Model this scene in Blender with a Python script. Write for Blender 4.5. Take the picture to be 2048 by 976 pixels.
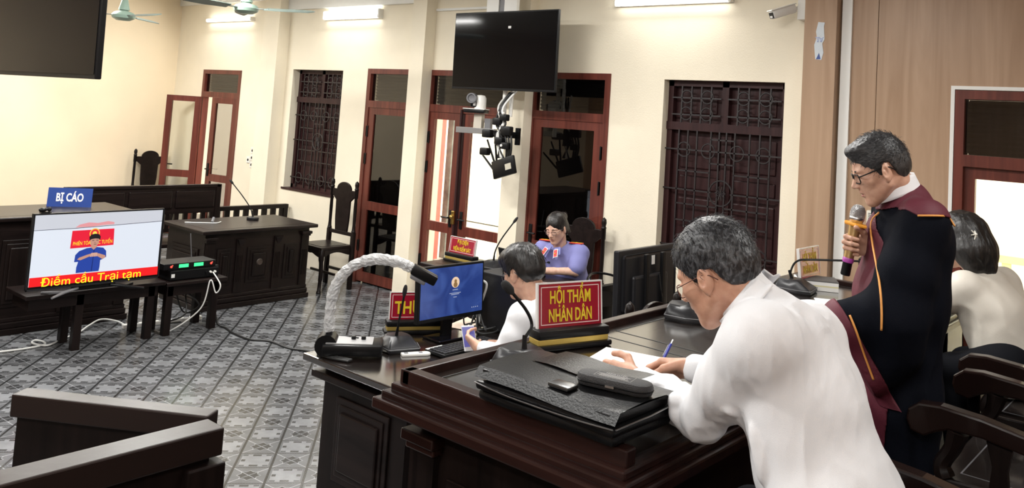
import bpy, bmesh, math, random
import numpy as np
from mathutils import Vector, Matrix, Euler

# ---------------------------------------------------------------- scene basics
for o in list(bpy.data.objects): bpy.data.objects.remove(o, do_unlink=True)
SC = bpy.context.scene
COL = SC.collection
PI = math.pi
random.seed(7)

# camera: eye height 2.05 m above the main floor, slight roll, off-centre crop
cam_d = bpy.data.cameras.new('camera'); cam = bpy.data.objects.new('camera', cam_d); COL.objects.link(cam)
R_ = Vector((0.76706, 0.63833, 0.06401)); D_ = Vector((0.00117, 0.09836, -0.99515)); W_ = Vector((-0.64153, 0.76342, 0.07470))
W_.normalize(); R_ = (R_ - W_ * R_.dot(W_)).normalized(); D_ = W_.cross(R_)
M = Matrix.Identity(4)
for i in range(3):
    M[i][0] = R_[i]; M[i][1] = -D_[i]; M[i][2] = -W_[i]
M[2][3] = 2.05
cam.matrix_world = M
cam_d.sensor_width = 36; cam_d.lens = 1689.23 / 2048 * 36
cam_d.shift_x = -(1089.88 - 1024) / 2048; cam_d.shift_y = -(488 - 105.05) / 2048
cam_d.clip_start = 0.05
SC.camera = cam
vs = SC.view_settings
vs.view_transform = 'Standard'; vs.look = 'None'; vs.exposure = 0.14; vs.gamma = 1; vs.use_curve_mapping = False
wd = bpy.data.worlds.new('world'); SC.world = wd; wd.use_nodes = True
wd.node_tree.nodes['Background'].inputs[0].default_value = (0.95, 0.98, 1.0, 1)
wd.node_tree.nodes['Background'].inputs[1].default_value = 4.0
sun_d = bpy.data.lights.new('sun', 'SUN'); sun_d.energy = 5.0; sun_d.angle = 0.05; sun_d.color = (1, 0.96, 0.88)
sun = bpy.data.objects.new('sun', sun_d); COL.objects.link(sun); sun.rotation_euler = (math.radians(-38), math.radians(-30), 0)

# added ceiling battens, unseen above the frame, put in to light the hall
LAMP_POWER = 74
CEIL = 3.5
def area(name, loc, sx, sy, power, rot=(0, 0, 0), col=(1, 0.985, 0.95)):
    l = bpy.data.lights.new(name, 'AREA'); l.shape = 'RECTANGLE'; l.size = sx; l.size_y = sy; l.energy = power; l.color = col
    o = bpy.data.objects.new(name, l); COL.objects.link(o); o.location = loc; o.rotation_euler = rot
    return o
ADDED_LAMPS = [(-1.8, -1.6, 1.0), (0.5, -0.6, .9), (-3.0, 0.6, .8), (-2.6, 3.7, .8), (0.4, 3.2, .5), (-5.0, 0.8, 1), (-4.9, 3.6, 1.1), (-7.6, 1.2, 1), (-7.6, 3.8, 1.2), (-10.6, 1.6, 1), (-10.6, 4.0, 1.2)]

# ---------------------------------------------------------------- node helper
class S:
    """a socket with arithmetic"""
    def __init__(s, nt, sock): s.nt, s.k = nt, sock
    def op(s, o, b=None, c=None):
        n = s.nt.nodes.new('ShaderNodeMath'); n.operation = o
        for i, x in enumerate((s, b, c)):
            if x is None: continue
            if isinstance(x, S): s.nt.links.new(x.k, n.inputs[i])
            else: n.inputs[i].default_value = x
        return S(s.nt, n.outputs[0])
    def __add__(s, b): return s.op('ADD', b)
    def __sub__(s, b): return s.op('SUBTRACT', b)
    def __mul__(s, b): return s.op('MULTIPLY', b)
    def __rsub__(s, b): return s.op('MULTIPLY', -1.0).op('ADD', b)
    def lt(s, b): return s.op('LESS_THAN', b)
    def gt(s, b): return s.op('GREATER_THAN', b)
    def abs(s): return s.op('ABSOLUTE')
    def floor(s): return s.op('FLOOR')
    def fract(s): return s.op('FRACT')
    def max(s, b): return s.op('MAXIMUM', b)
    def min(s, b): return s.op('MINIMUM', b)

MATS = {}
def mat(name, col, rough=0.5, metal=0.0, spec=0.5, emit=0.0, bump=0.0, bscale=60.0, vary=0.0, vscale=6.0, stretch=(1, 1, 1), alpha=1.0, trans=0.0, coat=0.0, rvary=0.0):
    if name in MATS: return MATS[name]
    m = bpy.data.materials.new(name); m.use_nodes = True; nt = m.node_tree
    b = nt.nodes['Principled BSDF']; I = b.inputs
    I['Base Color'].default_value = (*col, 1); I['Roughness'].default_value = rough; I['Metallic'].default_value = metal
    I['Specular IOR Level'].default_value = spec
    if emit: I['Base Color'].default_value = (*[q * .15 for q in col], 1); I['Emission Color'].default_value = (*col, 1); I['Emission Strength'].default_value = emit
    if alpha < 1: I['Alpha'].default_value = alpha
    if trans: I['Transmission Weight'].default_value = trans
    if coat: I['Coat Weight'].default_value = coat; I['Coat Roughness'].default_value = 0.08
    if vary or bump or rvary:
        tc = nt.nodes.new('ShaderNodeTexCoord'); mp = nt.nodes.new('ShaderNodeMapping'); nt.links.new(tc.outputs['Object'], mp.inputs[0]); mp.inputs['Scale'].default_value = stretch
    if vary:
        n = nt.nodes.new('ShaderNodeTexNoise'); n.inputs['Scale'].default_value = vscale; n.inputs['Detail'].default_value = 6; nt.links.new(mp.outputs[0], n.inputs[0])
        r = nt.nodes.new('ShaderNodeValToRGB'); nt.links.new(n.outputs[0], r.inputs[0])
        r.color_ramp.elements[0].position = 0.3; r.color_ramp.elements[1].position = 0.7
        r.color_ramp.elements[0].color = (*[c * (1 - vary) for c in col], 1); r.color_ramp.elements[1].color = (*[min(1, c * (1 + vary)) for c in col], 1)
        nt.links.new(r.outputs[0], I['Base Color'])
        if rvary:
            q = nt.nodes.new('ShaderNodeMath'); q.operation = 'MULTIPLY_ADD'; nt.links.new(n.outputs[0], q.inputs[0]); q.inputs[1].default_value = rvary; q.inputs[2].default_value = rough - rvary / 2
            nt.links.new(q.outputs[0], I['Roughness'])
    if bump:
        n = nt.nodes.new('ShaderNodeTexNoise'); n.inputs['Scale'].default_value = bscale; n.inputs['Detail'].default_value = 4; nt.links.new(mp.outputs[0], n.inputs[0])
        bp = nt.nodes.new('ShaderNodeBump'); bp.inputs['Strength'].default_value = bump; bp.inputs['Distance'].default_value = 0.01
        nt.links.new(n.outputs[0], bp.inputs['Height']); nt.links.new(bp.outputs[0], I['Normal'])
    MATS[name] = m
    return m

def floor_mat():
    m = bpy.data.materials.new('floor_tiles'); m.use_nodes = True; nt = m.node_tree; b = nt.nodes['Principled BSDF']
    tc = nt.nodes.new('ShaderNodeTexCoord'); sp = nt.nodes.new('ShaderNodeSeparateXYZ'); nt.links.new(tc.outputs['Object'], sp.inputs[0])
    X = S(nt, sp.outputs[0]) + 5.738; Y = S(nt, sp.outputs[1]) - 2.89
    c1, s1 = -0.75, 0.662; c2, s2 = 0.662, 0.75; q = 1 / 0.198
    u = (X * c2 + Y * s2) * q; v = (X * c1 + Y * s1) * q
    par = ((u.floor() + v.floor()) * 0.5).fract().gt(0.25)      # 1 on star cells
    fu = u.fract() - 0.5; fv = v.fract() - 0.5
    au, av = fu.abs(), fv.abs()
    edge = au.max(av)
    grout = edge.gt(0.485); grout_u = au.gt(0.465)               # heavier dark line along the second axis
    # plain cell: pale square with fine border and notches
    square = edge.lt(0.37); border = edge.gt(0.37) * edge.lt(0.41)
    notch = (au.lt(0.12) * av.gt(0.30) * av.lt(0.40)).max(av.lt(0.07) * au.gt(0.28) * au.lt(0.39)).max(au.gt(0.25) * av.gt(0.31) * edge.lt(0.40) * 0.8)
    plain = square * 0.16 + 0.115 + border * 0.16
    plain = plain * (1.0 - notch * 0.8)
    # fine ribs around the square
    ribs = ((u + v) * 14.0).fract().gt(0.5) * edge.gt(0.41)
    plain = plain + ribs * 0.04
    # star cell: dark star with a thin pale outline and crossing pale lines
    st = (au + av).min(edge * 1.45); star = st.lt(0.30); outline = st.gt(0.30) * st.lt(0.335)
    cross = ((fu - fv).abs().lt(0.022)).max((fu + fv).abs().lt(0.022))
    starc = 0.135 - star * 0.085 + outline * 0.16 + cross * 0.2
    starc = starc + ((u - v) * 14.0).fract().gt(0.5) * st.gt(0.335) * 0.045
    val = plain * (1.0 - par) + starc * par
    val = val * (1.0 - grout.max(grout_u) * 0.82)
    n = nt.nodes.new('ShaderNodeTexNoise'); n.inputs['Scale'].default_value = 9; n.inputs['Detail'].default_value = 6; nt.links.new(tc.outputs['Object'], n.inputs[0])
    val = val * (S(nt, n.outputs[0]) * 0.6 + 0.36)
    cb = nt.nodes.new('ShaderNodeCombineColor')
    for i, k in enumerate((1.0, 1.02, 1.07)): nt.links.new((val * k).k, cb.inputs[i])
    nt.links.new(cb.outputs[0], b.inputs['Base Color'])
    b.inputs['Roughness'].default_value = 0.2; b.inputs['Specular IOR Level'].default_value = 0.45
    bp = nt.nodes.new('ShaderNodeBump'); bp.inputs['Strength'].default_value = 0.08; bp.inputs['Distance'].default_value = 0.01; nt.links.new(val.k, bp.inputs['Height']); nt.links.new(bp.outputs[0], b.inputs['Normal'])
    return m

def grain_mat(name, c1, c2, rough, axis='z', scale=7.0, seams=None, coat=0.0, spec=0.25, ior=1.5, crough=0.07):
    m = bpy.data.materials.new(name); m.use_nodes = True; nt = m.node_tree; b = nt.nodes['Principled BSDF']
    tc = nt.nodes.new('ShaderNodeTexCoord'); mp = nt.nodes.new('ShaderNodeMapping'); nt.links.new(tc.outputs['Object'], mp.inputs[0])
    st = {'x': (0.06, 1, 1), 'y': (1, 0.06, 1), 'z': (1, 1, 0.06)}[axis]; mp.inputs['Scale'].default_value = st
    n = nt.nodes.new('ShaderNodeTexNoise'); n.inputs['Scale'].default_value = scale * 3; n.inputs['Detail'].default_value = 8; n.inputs['Distortion'].default_value = 1.2; nt.links.new(mp.outputs[0], n.inputs[0])
    r = nt.nodes.new('ShaderNodeValToRGB'); r.color_ramp.elements[0].position = 0.3; r.color_ramp.elements[1].position = 0.72
    r.color_ramp.elements[0].color = (*c1, 1); r.color_ramp.elements[1].color = (*c2, 1); nt.links.new(n.outputs[0], r.inputs[0]); nt.links.new(r.outputs[0], b.inputs['Base Color'])
    b.inputs['Roughness'].default_value = rough; b.inputs['Specular IOR Level'].default_value = spec
    if coat: b.inputs['Coat Weight'].default_value = coat; b.inputs['Coat Roughness'].default_value = crough; b.inputs['Coat IOR'].default_value = ior
    bp = nt.nodes.new('ShaderNodeBump'); bp.inputs['Strength'].default_value = 0.06; bp.inputs['Distance'].default_value = 0.01; nt.links.new(n.outputs[0], bp.inputs['Height']); nt.links.new(bp.outputs[0], b.inputs['Normal'])
    MATS[name] = m
    return m

DARK = grain_mat('dark_wood', (0.006, 0.0038, 0.0036), (0.016, 0.010, 0.009), 0.32, 'y', 5, coat=0.0, spec=.22)
DARKX = grain_mat('dark_wood_cross', (0.006, 0.0038, 0.0036), (0.016, 0.010, 0.009), 0.32, 'x', 5, coat=0.0, spec=.22)
DARKZ = grain_mat('dark_wood_upright', (0.005, 0.0032, 0.003), (0.013, 0.008, 0.007), 0.36, 'z', 5, spec=.2)
BENCHTOP = grain_mat('bench_top_wood', (0.006, 0.004, 0.0035), (0.016, 0.011, 0.009), 0.16, 'y', 4, coat=1.0, spec=.3, ior=2.2, crough=.15)
BENCHTRIM = grain_mat('bench_trim_wood', (0.010, 0.004, 0.0035), (0.024, 0.009, 0.007), 0.3, 'x', 4, coat=0.15, spec=.25)
REDWOOD = grain_mat('red_door_wood', (0.085, 0.020, 0.014), (0.17, 0.042, 0.028), 0.4, 'z', 5, coat=0.2)
SHUTTER = grain_mat('shutter_wood', (0.022, 0.007, 0.008), (0.045, 0.016, 0.016), 0.45, 'z', 5)
PANELWOOD = grain_mat('oak_wall_panel', (0.38, 0.245, 0.155), (0.50, 0.345, 0.235), 0.34, 'z', 3)
CREAM = mat('cream_paint', (0.86, 0.785, 0.63), 0.7, vary=0.06, vscale=1.3, bump=0.1, bscale=90)
CREAM2 = mat('cream_paint_warm', (0.86, 0.73, 0.53), 0.7, vary=0.05, vscale=1.1, bump=0.1, bscale=90)
WHITE = mat('white_paint', (0.85, 0.85, 0.82), 0.5)
WHITEP = mat('white_plastic', (0.80, 0.79, 0.75), 0.35)
BLACKP = mat('black_plastic', (0.006, 0.006, 0.0065), 0.36, spec=.22)
BLACKG = mat('black_gloss', (0.003, 0.003, 0.004), 0.07, spec=0.3)
GREYP = mat('grey_plastic', (0.16, 0.16, 0.17), 0.4)
DARKGP = mat('dark_grey_plastic', (0.016, 0.016, 0.018), 0.34, spec=.3)
METAL = mat('brushed_metal', (0.55, 0.55, 0.56), 0.28, metal=1)
BRASS = mat('brass', (0.55, 0.38, 0.12), 0.3, metal=1)
GOLD = mat('gold_trim', (0.55, 0.40, 0.10), 0.4, metal=0.6)
IRON = mat('wrought_iron', (0.018, 0.013, 0.014), 0.45)
PAPER = mat('paper', (0.82, 0.82, 0.80), 0.7)
REDSIGN = mat('red_sign', (0.27, 0.008, 0.022), 0.22, coat=0.3)
BLUESIGN = mat('blue_sign', (0.018, 0.06, 0.28), 0.25, coat=0.4)
YELLOWT = mat('yellow_letters', (0.66, 0.47, 0.02), 0.45)
WHITET = mat('white_letters', (0.85, 0.85, 0.85), 0.4)
ACRYL = mat('acrylic_edge', (0.80, 0.78, 0.76), 0.12, alpha=0.75)
LEATHER = mat('black_leather', (0.005, 0.005, 0.0055), 0.30, spec=.2, bump=0.12, bscale=160)
CABLEB = mat('black_cable', (0.01, 0.01, 0.01), 0.45)
CABLEW = mat('white_cable', (0.72, 0.72, 0.70), 0.4)
LAMPM = mat('lamp_tube', (1.0, 0.98, 0.92), emit=9.0)
def glass_mat(name, tint, mixfac, rough=0.02):
    m = bpy.data.materials.new(name); m.use_nodes = True; nt = m.node_tree
    nt.nodes.remove(nt.nodes['Principled BSDF']); out = nt.nodes['Material Output']
    t = nt.nodes.new('ShaderNodeBsdfTransparent'); t.inputs[0].default_value = (*tint, 1)
    g = nt.nodes.new('ShaderNodeBsdfGlossy'); g.inputs['Roughness'].default_value = rough
    lw = nt.nodes.new('ShaderNodeFresnel'); lw.inputs[0].default_value = 1.45
    q = nt.nodes.new('ShaderNodeMath'); q.operation = 'MULTIPLY_ADD'; nt.links.new(lw.outputs[0], q.inputs[0]); q.inputs[1].default_value = 1.0; q.inputs[2].default_value = mixfac
    mx = nt.nodes.new('ShaderNodeMixShader'); nt.links.new(q.outputs[0], mx.inputs[0]); nt.links.new(t.outputs[0], mx.inputs[1]); nt.links.new(g.outputs[0], mx.inputs[2])
    ge = nt.nodes.new('ShaderNodeNewGeometry'); q2 = nt.nodes.new('ShaderNodeMath'); q2.operation = 'MULTIPLY_ADD'; nt.links.new(ge.outputs['Backfacing'], q2.inputs[0]); q2.inputs[1].default_value = -1; q2.inputs[2].default_value = 1
    q3 = nt.nodes.new('ShaderNodeMath'); q3.operation = 'MULTIPLY'; nt.links.new(q.outputs[0], q3.inputs[0]); nt.links.new(q2.outputs[0], q3.inputs[1]); nt.links.new(q3.outputs[0], mx.inputs[0])
    nt.links.new(mx.outputs[0], out.inputs[0]); MATS[name] = m
    return m
GLASSC = glass_mat('clear_glass', (0.96, 0.97, 0.96), 0.0)
GLASSD = glass_mat('tinted_glass', (0.45, 0.43, 0.42), 0.05)
LENS = glass_mat('spectacle_lens', (0.93, 0.95, 0.96), 0.02)

# ---------------------------------------------------------------- geometry helpers
def Rz(a): return Matrix.Rotation(a, 4, 'Z')
def T3(x, y, z): return Matrix.Translation((x, y, z))
class MB:
    def __init__(s): s.b = bmesh.new()
    def _x(s, vs, M):
        if M is not None: bmesh.ops.transform(s.b, matrix=M, verts=vs)
    def box(s, x0, x1, y0, y1, z0, z1, M=None, bev=0.0):
        r = bmesh.ops.create_cube(s.b, size=1); v = r['verts']
        for q in v: q.co = Vector(((x0 + x1) / 2 + q.co.x * (x1 - x0), (y0 + y1) / 2 + q.co.y * (y1 - y0), (z0 + z1) / 2 + q.co.z * (z1 - z0)))
        if bev:
            e = list({e for q in v for e in q.link_edges})
            r = bmesh.ops.bevel(s.b, geom=e, offset=bev, segments=2, affect='EDGES', profile=0.5); v = list({q for f in r['faces'] for q in f.verts} | {q for q in v if q.is_valid})
        s._x(v, M); return s
    def prism(s, pts, z0, z1, M=None, bev=0.0):
        """pts: xy outline, extruded z0..z1"""
        vs = [s.b.verts.new((p[0], p[1], z0)) for p in pts]
        f = s.b.faces.new(vs)
        r = bmesh.ops.extrude_face_region(s.b, geom=[f]); t = [g for g in r['geom'] if isinstance(g, bmesh.types.BMVert)]
        for q in t: q.co.z = z1
        al = vs + t
        bmesh.ops.recalc_face_normals(s.b, faces=list({f for q in al for f in q.link_faces}))
        if bev:
            e = [e for e in {e for q in al for e in q.link_edges} if abs(e.verts[0].co.z - e.verts[1].co.z) < 1e-6]
            r = bmesh.ops.bevel(s.b, geom=e, offset=bev, segments=2, affect='EDGES', profile=0.5); al = list({q for q in al if q.is_valid} | {q for f in r['faces'] for q in f.verts})
        s._x(al, M); return s
    def poly(s, pts, M=None):
        vs = [s.b.verts.new(p) for p in pts]; s.b.faces.new(vs); s._x(vs, M); return s
    def tube(s, pts, r, seg=8, M=None, cap=True, closed=False):
        pts = [Vector(p) for p in pts]; n = len(pts); rr = r if hasattr(r, '__len__') else [r] * n
        rings = []; up = None
        for i, p in enumerate(pts):
            if closed: t = pts[(i + 1) % n] - pts[i - 1]
            else: t = pts[min(i + 1, n - 1)] - pts[max(i - 1, 0)]
            if t.length < 1e-9: t = Vector((0, 0, 1))
            t.normalize()
            if up is None: up = Vector((0, 0, 1)) if abs(t.z) < 0.9 else Vector((1, 0, 0))
            a = up - t * up.dot(t)
            if a.length < 1e-5: a = Vector((1, 0, 0)) - t * t.x
            a.normalize(); bb = t.cross(a); up = a
            rings.append([s.b.verts.new(p + (a * math.cos(2 * PI * k / seg) + bb * math.sin(2 * PI * k / seg)) * rr[i]) for k in range(seg)])
        for i in range(n if closed else n - 1):
            A, B = rings[i], rings[(i + 1) % n]
            for k in range(seg): s.b.faces.new((A[k], A[(k + 1) % seg], B[(k + 1) % seg], B[k]))
        if cap and not closed: s.b.faces.new(rings[0][::-1]); s.b.faces.new(rings[-1])
        s._x([v for q in rings for v in q], M); return s
    def lathe(s, prof, seg=20, M=None):
        """prof: (radius, z)"""
        rings = []
        for r, z in prof:
            rings.append([s.b.verts.new((r * math.cos(2 * PI * k / seg), r * math.sin(2 * PI * k / seg), z)) for k in range(seg)] if r > 1e-6 else [s.b.verts.new((0, 0, z))])
        for A, B in zip(rings, rings[1:]):
            for k in range(seg):
                k2 = (k + 1) % seg
                if len(A) == 1 and len(B) == 1: continue
                if len(A) == 1: s.b.faces.new((A[0], B[k2], B[k]))
                elif len(B) == 1: s.b.faces.new((A[k], A[k2], B[0]))
                else: s.b.faces.new((A[k], A[k2], B[k2], B[k]))
        if len(rings[0]) > 1: s.b.faces.new(rings[0][::-1])
        if len(rings[-1]) > 1: s.b.faces.new(rings[-1])
        s._x([v for q in rings for v in q], M); return s
    def ball(s, c, r, M=None, seg=14):
        rr = r if hasattr(r, '__len__') else (r, r, r)
        x = bmesh.ops.create_uvsphere(s.b, u_segments=seg, v_segments=max(6, seg // 2 + 2), radius=1)['verts']
        for q in x: q.co = Vector((c[0] + q.co.x * rr[0], c[1] + q.co.y * rr[1], c[2] + q.co.z * rr[2]))
        s._x(x, M); return s
    def grid(s, fn, nu, nv, M=None):
        V = [[s.b.verts.new(fn(i / nu, j / nv)) for j in range(nv + 1)] for i in range(nu + 1)]
        for i in range(nu):
            for j in range(nv): s.b.faces.new((V[i][j], V[i + 1][j], V[i + 1][j + 1], V[i][j + 1]))
        s._x([v for r in V for v in r], M); return s
    def build(s, name, m, parent=None, smooth=False, loc=None, rot=None):
        me = bpy.data.meshes.new(name); bmesh.ops.recalc_face_normals(s.b, faces=s.b.faces[:]); s.b.to_mesh(me); s.b.free()
        o = bpy.data.objects.new(name, me); COL.objects.link(o); me.materials.append(m)
        if smooth:
            for p in me.polygons: p.use_smooth = True
            if smooth != 'all':
                try: me.set_sharp_from_angle(angle=math.radians(42))
                except Exception: pass
        if parent is not None: o.parent = parent
        if loc is not None: o.location = loc
        if rot is not None: o.rotation_euler = rot
        return o
def tag(o, label=None, cat=None, group=None, kind=None):
    if label: o['label'] = label
    if cat: o['category'] = cat
    if group: o['group'] = group
    if kind: o['kind'] = kind
    return o
def thing(name, label, cat, loc=(0, 0, 0), rz=0.0, group=None, rot=None):
    o = bpy.data.objects.new(name, None); COL.objects.link(o); o.empty_display_size = 0.1; o.location = loc; o.rotation_euler = rot or (0, 0, rz)
    return tag(o, label, cat, group)
def struct(name, mb, m, parent=None, smooth=False):
    o = mb.build(name, m, parent, smooth)
    if parent is None: o['kind'] = 'structure'
    return o
def children(o): return [c for c in bpy.data.objects if c.parent is o]
def copy_tree(o, label=None, group=None, parent=None):
    c = o.copy(); COL.objects.link(c)
    if parent is not None: c.parent = parent
    if label: c['label'] = label
    if group: c['group'] = group
    for k in children(o): copy_tree(k, None, None, c)
    return c
def text(name, body, size, m, parent, M, bold=0.0, depth=0.0008, sx=1.0, width=None):
    """letters lying in the local xy plane, centred; M places them under the parent"""
    c = bpy.data.curves.new(name, 'FONT'); c.body = body; c.size = size; c.align_x = 'CENTER'; c.align_y = 'CENTER'; c.extrude = depth; c.offset = bold; c.resolution_u = 3; c.space_line = 1.0
    t = bpy.data.objects.new(name + '_tmp', c); COL.objects.link(t); bpy.context.view_layer.update()
    me = bpy.data.meshes.new_from_object(t.evaluated_get(bpy.context.evaluated_depsgraph_get())); bpy.data.objects.remove(t)
    if width:
        xs = [v.co.x for v in me.vertices]; k = width / (max(xs) - min(xs)); sx = k
    me.transform(Matrix.Diagonal((sx, 1, 1, 1)))
    cy = (max(v.co.y for v in me.vertices) + min(v.co.y for v in me.vertices)) / 2; cx = (max(v.co.x for v in me.vertices) + min(v.co.x for v in me.vertices)) / 2
    me.transform(Matrix.Translation((-cx, -cy, 0))); me.transform(M)
    me.materials.clear(); me.materials.append(m); me.name = name
    o = bpy.data.objects.new(name, me); COL.objects.link(o)
    if parent is not None: o.parent = parent
    return o
def arc(cx, cy, r, a0, a1, n): return [(cx + r * math.cos(a0 + (a1 - a0) * i / n), cy + r * math.sin(a0 + (a1 - a0) * i / n)) for i in range(n + 1)]
def bez(p0, p1, p2, p3, n=12):
    out = []
    for i in range(n + 1):
        t = i / n; a = (1 - t) ** 3; b = 3 * t * (1 - t) ** 2; c = 3 * t * t * (1 - t); d = t ** 3
        out.append(tuple(a * p0[k] + b * p1[k] + c * p2[k] + d * p3[k] for k in range(len(p0))))
    return out
def spline(P, n=8):
    """smooth curve through points"""
    P = [Vector(p) for p in P]; out = []
    for i in range(len(P) - 1):
        a, b, c, d = P[max(i - 1, 0)], P[i], P[i + 1], P[min(i + 2, len(P) - 1)]
        for k in range(n):
            t = k / n
            out.append(0.5 * ((2 * b) + (c - a) * t + (2 * a - 5 * b + 4 * c - d) * t * t + (3 * b - a - 3 * c + d) * t ** 3))
    out.append(P[-1]); return out
# ---------------------------------------------------------------- room shell
def base_matrix(o):
    m = Matrix.Identity(4)
    while o is not None:
        m = (Matrix.LocRotScale(o.location, o.rotation_euler, o.scale)) @ m; o = o.parent
    return m
def wpart(mb, name, m, root, smooth=False):
    """a part modelled in room coordinates"""
    o = mb.build(name, m, root, smooth); o.data.transform(base_matrix(root).inverted()); return o
WY = 6.336; XL = -12.7; XR = 1.7; YF = -4.2
fl = struct('floor', MB().box(XL - .2, XR + .2, YF - .2, WY + .25, -0.1, 0), floor_mat())
struct('ceiling', MB().box(XL - .2, XR + .2, YF - .2, WY + .25, CEIL, CEIL + .1), WHITE)
struct('wall_left', MB().box(XL - .2, XL, YF - .2, WY + .25, 0, CEIL), CREAM2)
struct('wall_right', MB().box(XR, XR + .2, YF - .2, WY + .25, 0, CEIL), PANELWOOD)
struct('wall_front', MB().box(XL, XR, YF - .2, YF, 0, CEIL), PANELWOOD)
OPEN = [(-11.86, -10.82, 0, 2.41), (-9.58, -8.52, .92, 2.445), (-8.03, -7.12, 0, 2.475), (-6.965, -5.62, 0, 2.475), (-5.47, -4.51, 0, 2.475), (-3.94, -2.83, .88, 2.435), (-1.57, -0.55, .42, 2.41)]
w = MB(); x = XL
for a, b_, z0, z1 in OPEN:
    if a > x: w.box(x, a, WY, WY + .25, 0, CEIL)
    w.box(a, b_, WY, WY + .25, z1, CEIL)
    if z0 > 0: w.box(a, b_, WY, WY + .25, 0, z0)
    x = b_
w.box(x, XR, WY, WY + .25, 0, CEIL)
struct('wall_back', w, CREAM)
for i, (x0, x1, y0) in enumerate([(-10.10, -9.74, 6.17), (-7.145, -6.92, 6.184), (-5.665, -5.43, 6.2)]):
    struct('pillar_%d' % (i + 1), MB().box(x0, x1, y0, WY, 0, CEIL), CREAM)
struct('trim_1', MB().box(-9.74, -7.145, WY - .05, WY, 3.225, CEIL), WHITE)           # white cornice
struct('trim_2', MB().box(XL, -10.10, WY - .04, WY, 3.38, CEIL), WHITE)
struct('trim_3', MB().box(-6.9, -5.95, WY - .03, WY, 3.125, 3.15), WHITE)              # cable trunking
struct('baseboard_back', MB().box(XL, -8.03, WY - .012, WY, 0, .33), mat('wall_dado', (0.60, 0.54, 0.44), 0.65, vary=.15, vscale=3))
# oak panelling at the judges' end
struct('pillar_4', MB().box(-2.64, -2.39, 6.22, WY, 0, CEIL), PANELWOOD)
struct('trim_4', MB().box(-2.375, -2.30, 6.29, WY, 0, CEIL), WHITE)
w = MB()
for a, b_ in ((-2.30, -2.115), (-2.11, -1.585), (-0.53, XR)): w.box(a, b_, WY - .022, WY, 0, CEIL)
w.box(-1.585, -0.53, WY - .022, WY, 2.425, CEIL)
struct('wall_panelling', w, PANELWOOD)
struct('trim_5', MB().box(-1.60, -1.575, WY - .03, WY, .42, 2.44).box(-1.575, -.54, WY - .03, WY, 2.415, 2.44), WHITE)
struct('floor_dais', MB().box(-2.16, XR, 0.9, WY, 0, .42), DARK)

def ring(mb, cx, cz, r, y, t=.007, n=20):
    mb.tube([(cx + r * math.cos(2 * PI * k / n), y, cz + r * math.sin(2 * PI * k / n)) for k in range(n)], t, 6, closed=True)
def window(n, x0, x1, z0, z1, zt, yf):
    r = bpy.data.objects.new('window_%d' % n, None); COL.objects.link(r); r.location = ((x0 + x1) / 2, yf, z0); r['kind'] = 'structure'
    f = MB(); s = .05
    f.box(x0, x0 + s, yf, yf + .07, z0, z1).box(x1 - s, x1, yf, yf + .07, z0, z1).box(x0, x1, yf, yf + .07, z1 - s, z1).box(x0, x1, yf, yf + .07, z0, z0 + s).box(x0, x1, yf - .015, yf + .07, zt - .035, zt + .035)
    xm = (x0 + x1) / 2; f.box(xm - .03, xm + .03, yf, yf + .07, zt, z1)
    wpart(f, 'window_frame', SHUTTER, r)
    for k, (a, b_) in enumerate(((x0 + s, xm), (xm, x1 - s))):
        p = MB(); p.box(a, b_, yf + .07, yf + .09, z0 + s, zt - .035)
        for za, zb in ((z0 + .10, z0 + .55), (z0 + .62, zt - .42), (zt - .36, zt - .08)):
            p.box(a + .06, b_ - .06, yf + .055, yf + .08, za, zb, bev=.012)
        p.box(a, a + .045, yf + .05, yf + .08, z0 + s, zt - .035); p.box(b_ - .045, b_, yf + .05, yf + .08, z0 + s, zt - .035)
        wpart(p, 'shutter_panel', SHUTTER, r)
        q = MB(); a2, b2 = (a, b_ - .03) if k == 0 else (a + .03, b_); q.box(a2, b2, yf + .06, yf + .075, zt + .035, z1 - s)
        q.box(a2 + .07, b2 - .07, yf + .045, yf + .065, zt + .11, z1 - s - .08, bev=.01)
        wpart(q, 'transom_shutter', SHUTTER, r)
    g = MB(); y = yf - .012; W = x1 - x0
    xs = [x0 + W * k for k in (.12, .2, .28, .4, .47, .53, .6, .72, .8, .88)]
    for i, xx in enumerate(xs):
        za = z0 + .02 if i not in (1, 8) else z0 + .3
        g.box(xx - .006, xx + .006, y - .006, y + .006, za, zt - .03)
    for zz, a, b_ in ((z0 + .14, .0, 1), (z0 + .36, .12, .88), (z0 + .5, .12, .47), (z0 + .5, .53, .88), (z0 + .62, 0, .42), (z0 + .62, .58, 1), (z0 + .78, .12, .4), (z0 + .78, .6, .88), (zt - .2, 0, 1), (zt - .3, .4, .6), (zt - .1, .4, .6)):
        g.box(x0 + W * a, x0 + W * b_, y - .006, y + .006, zz - .006, zz + .006)
    for c in (.17, .38, .62, .83):
        ring(g, x0 + W * c, zt - .2, .062, y); ring(g, x0 + W * c, z0 + .14, .062, y)
    ring(g, xm, z0 + .62, .105, y, .008)
    for k in range(10): 
        a = 2 * PI * k / 10; g.tube([(xm, y, z0 + .62), (xm + .05 * math.cos(a) , y - .004, z0 + .62 + .06 * math.sin(a))], .006, 5)
    wpart(g, 'window_grille', IRON, r)
    g = MB()
    for a, b_ in ((x0 + s, xm - .03), (xm + .03, x1 - s)):
        w_ = b_ - a
        for k in (.2, .4, .6, .8): g.box(a + w_ * k - .006, a + w_ * k + .006, y - .006, y + .006, zt + .03, z1 - s)
        for zz in (zt + .1, z1 - s - .1): g.box(a, b_, y - .006, y + .006, zz - .006, zz + .006)
        for cx in (.3, .72):
            ring(g, a + w_ * cx, zt + .11, .055, y); ring(g, a + w_ * cx, z1 - s - .09, .055, y)
    wpart(g, 'transom_grille', IRON, r)
window(1, -9.58, -8.52, .92, 2.445, 2.06, 6.44)
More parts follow.
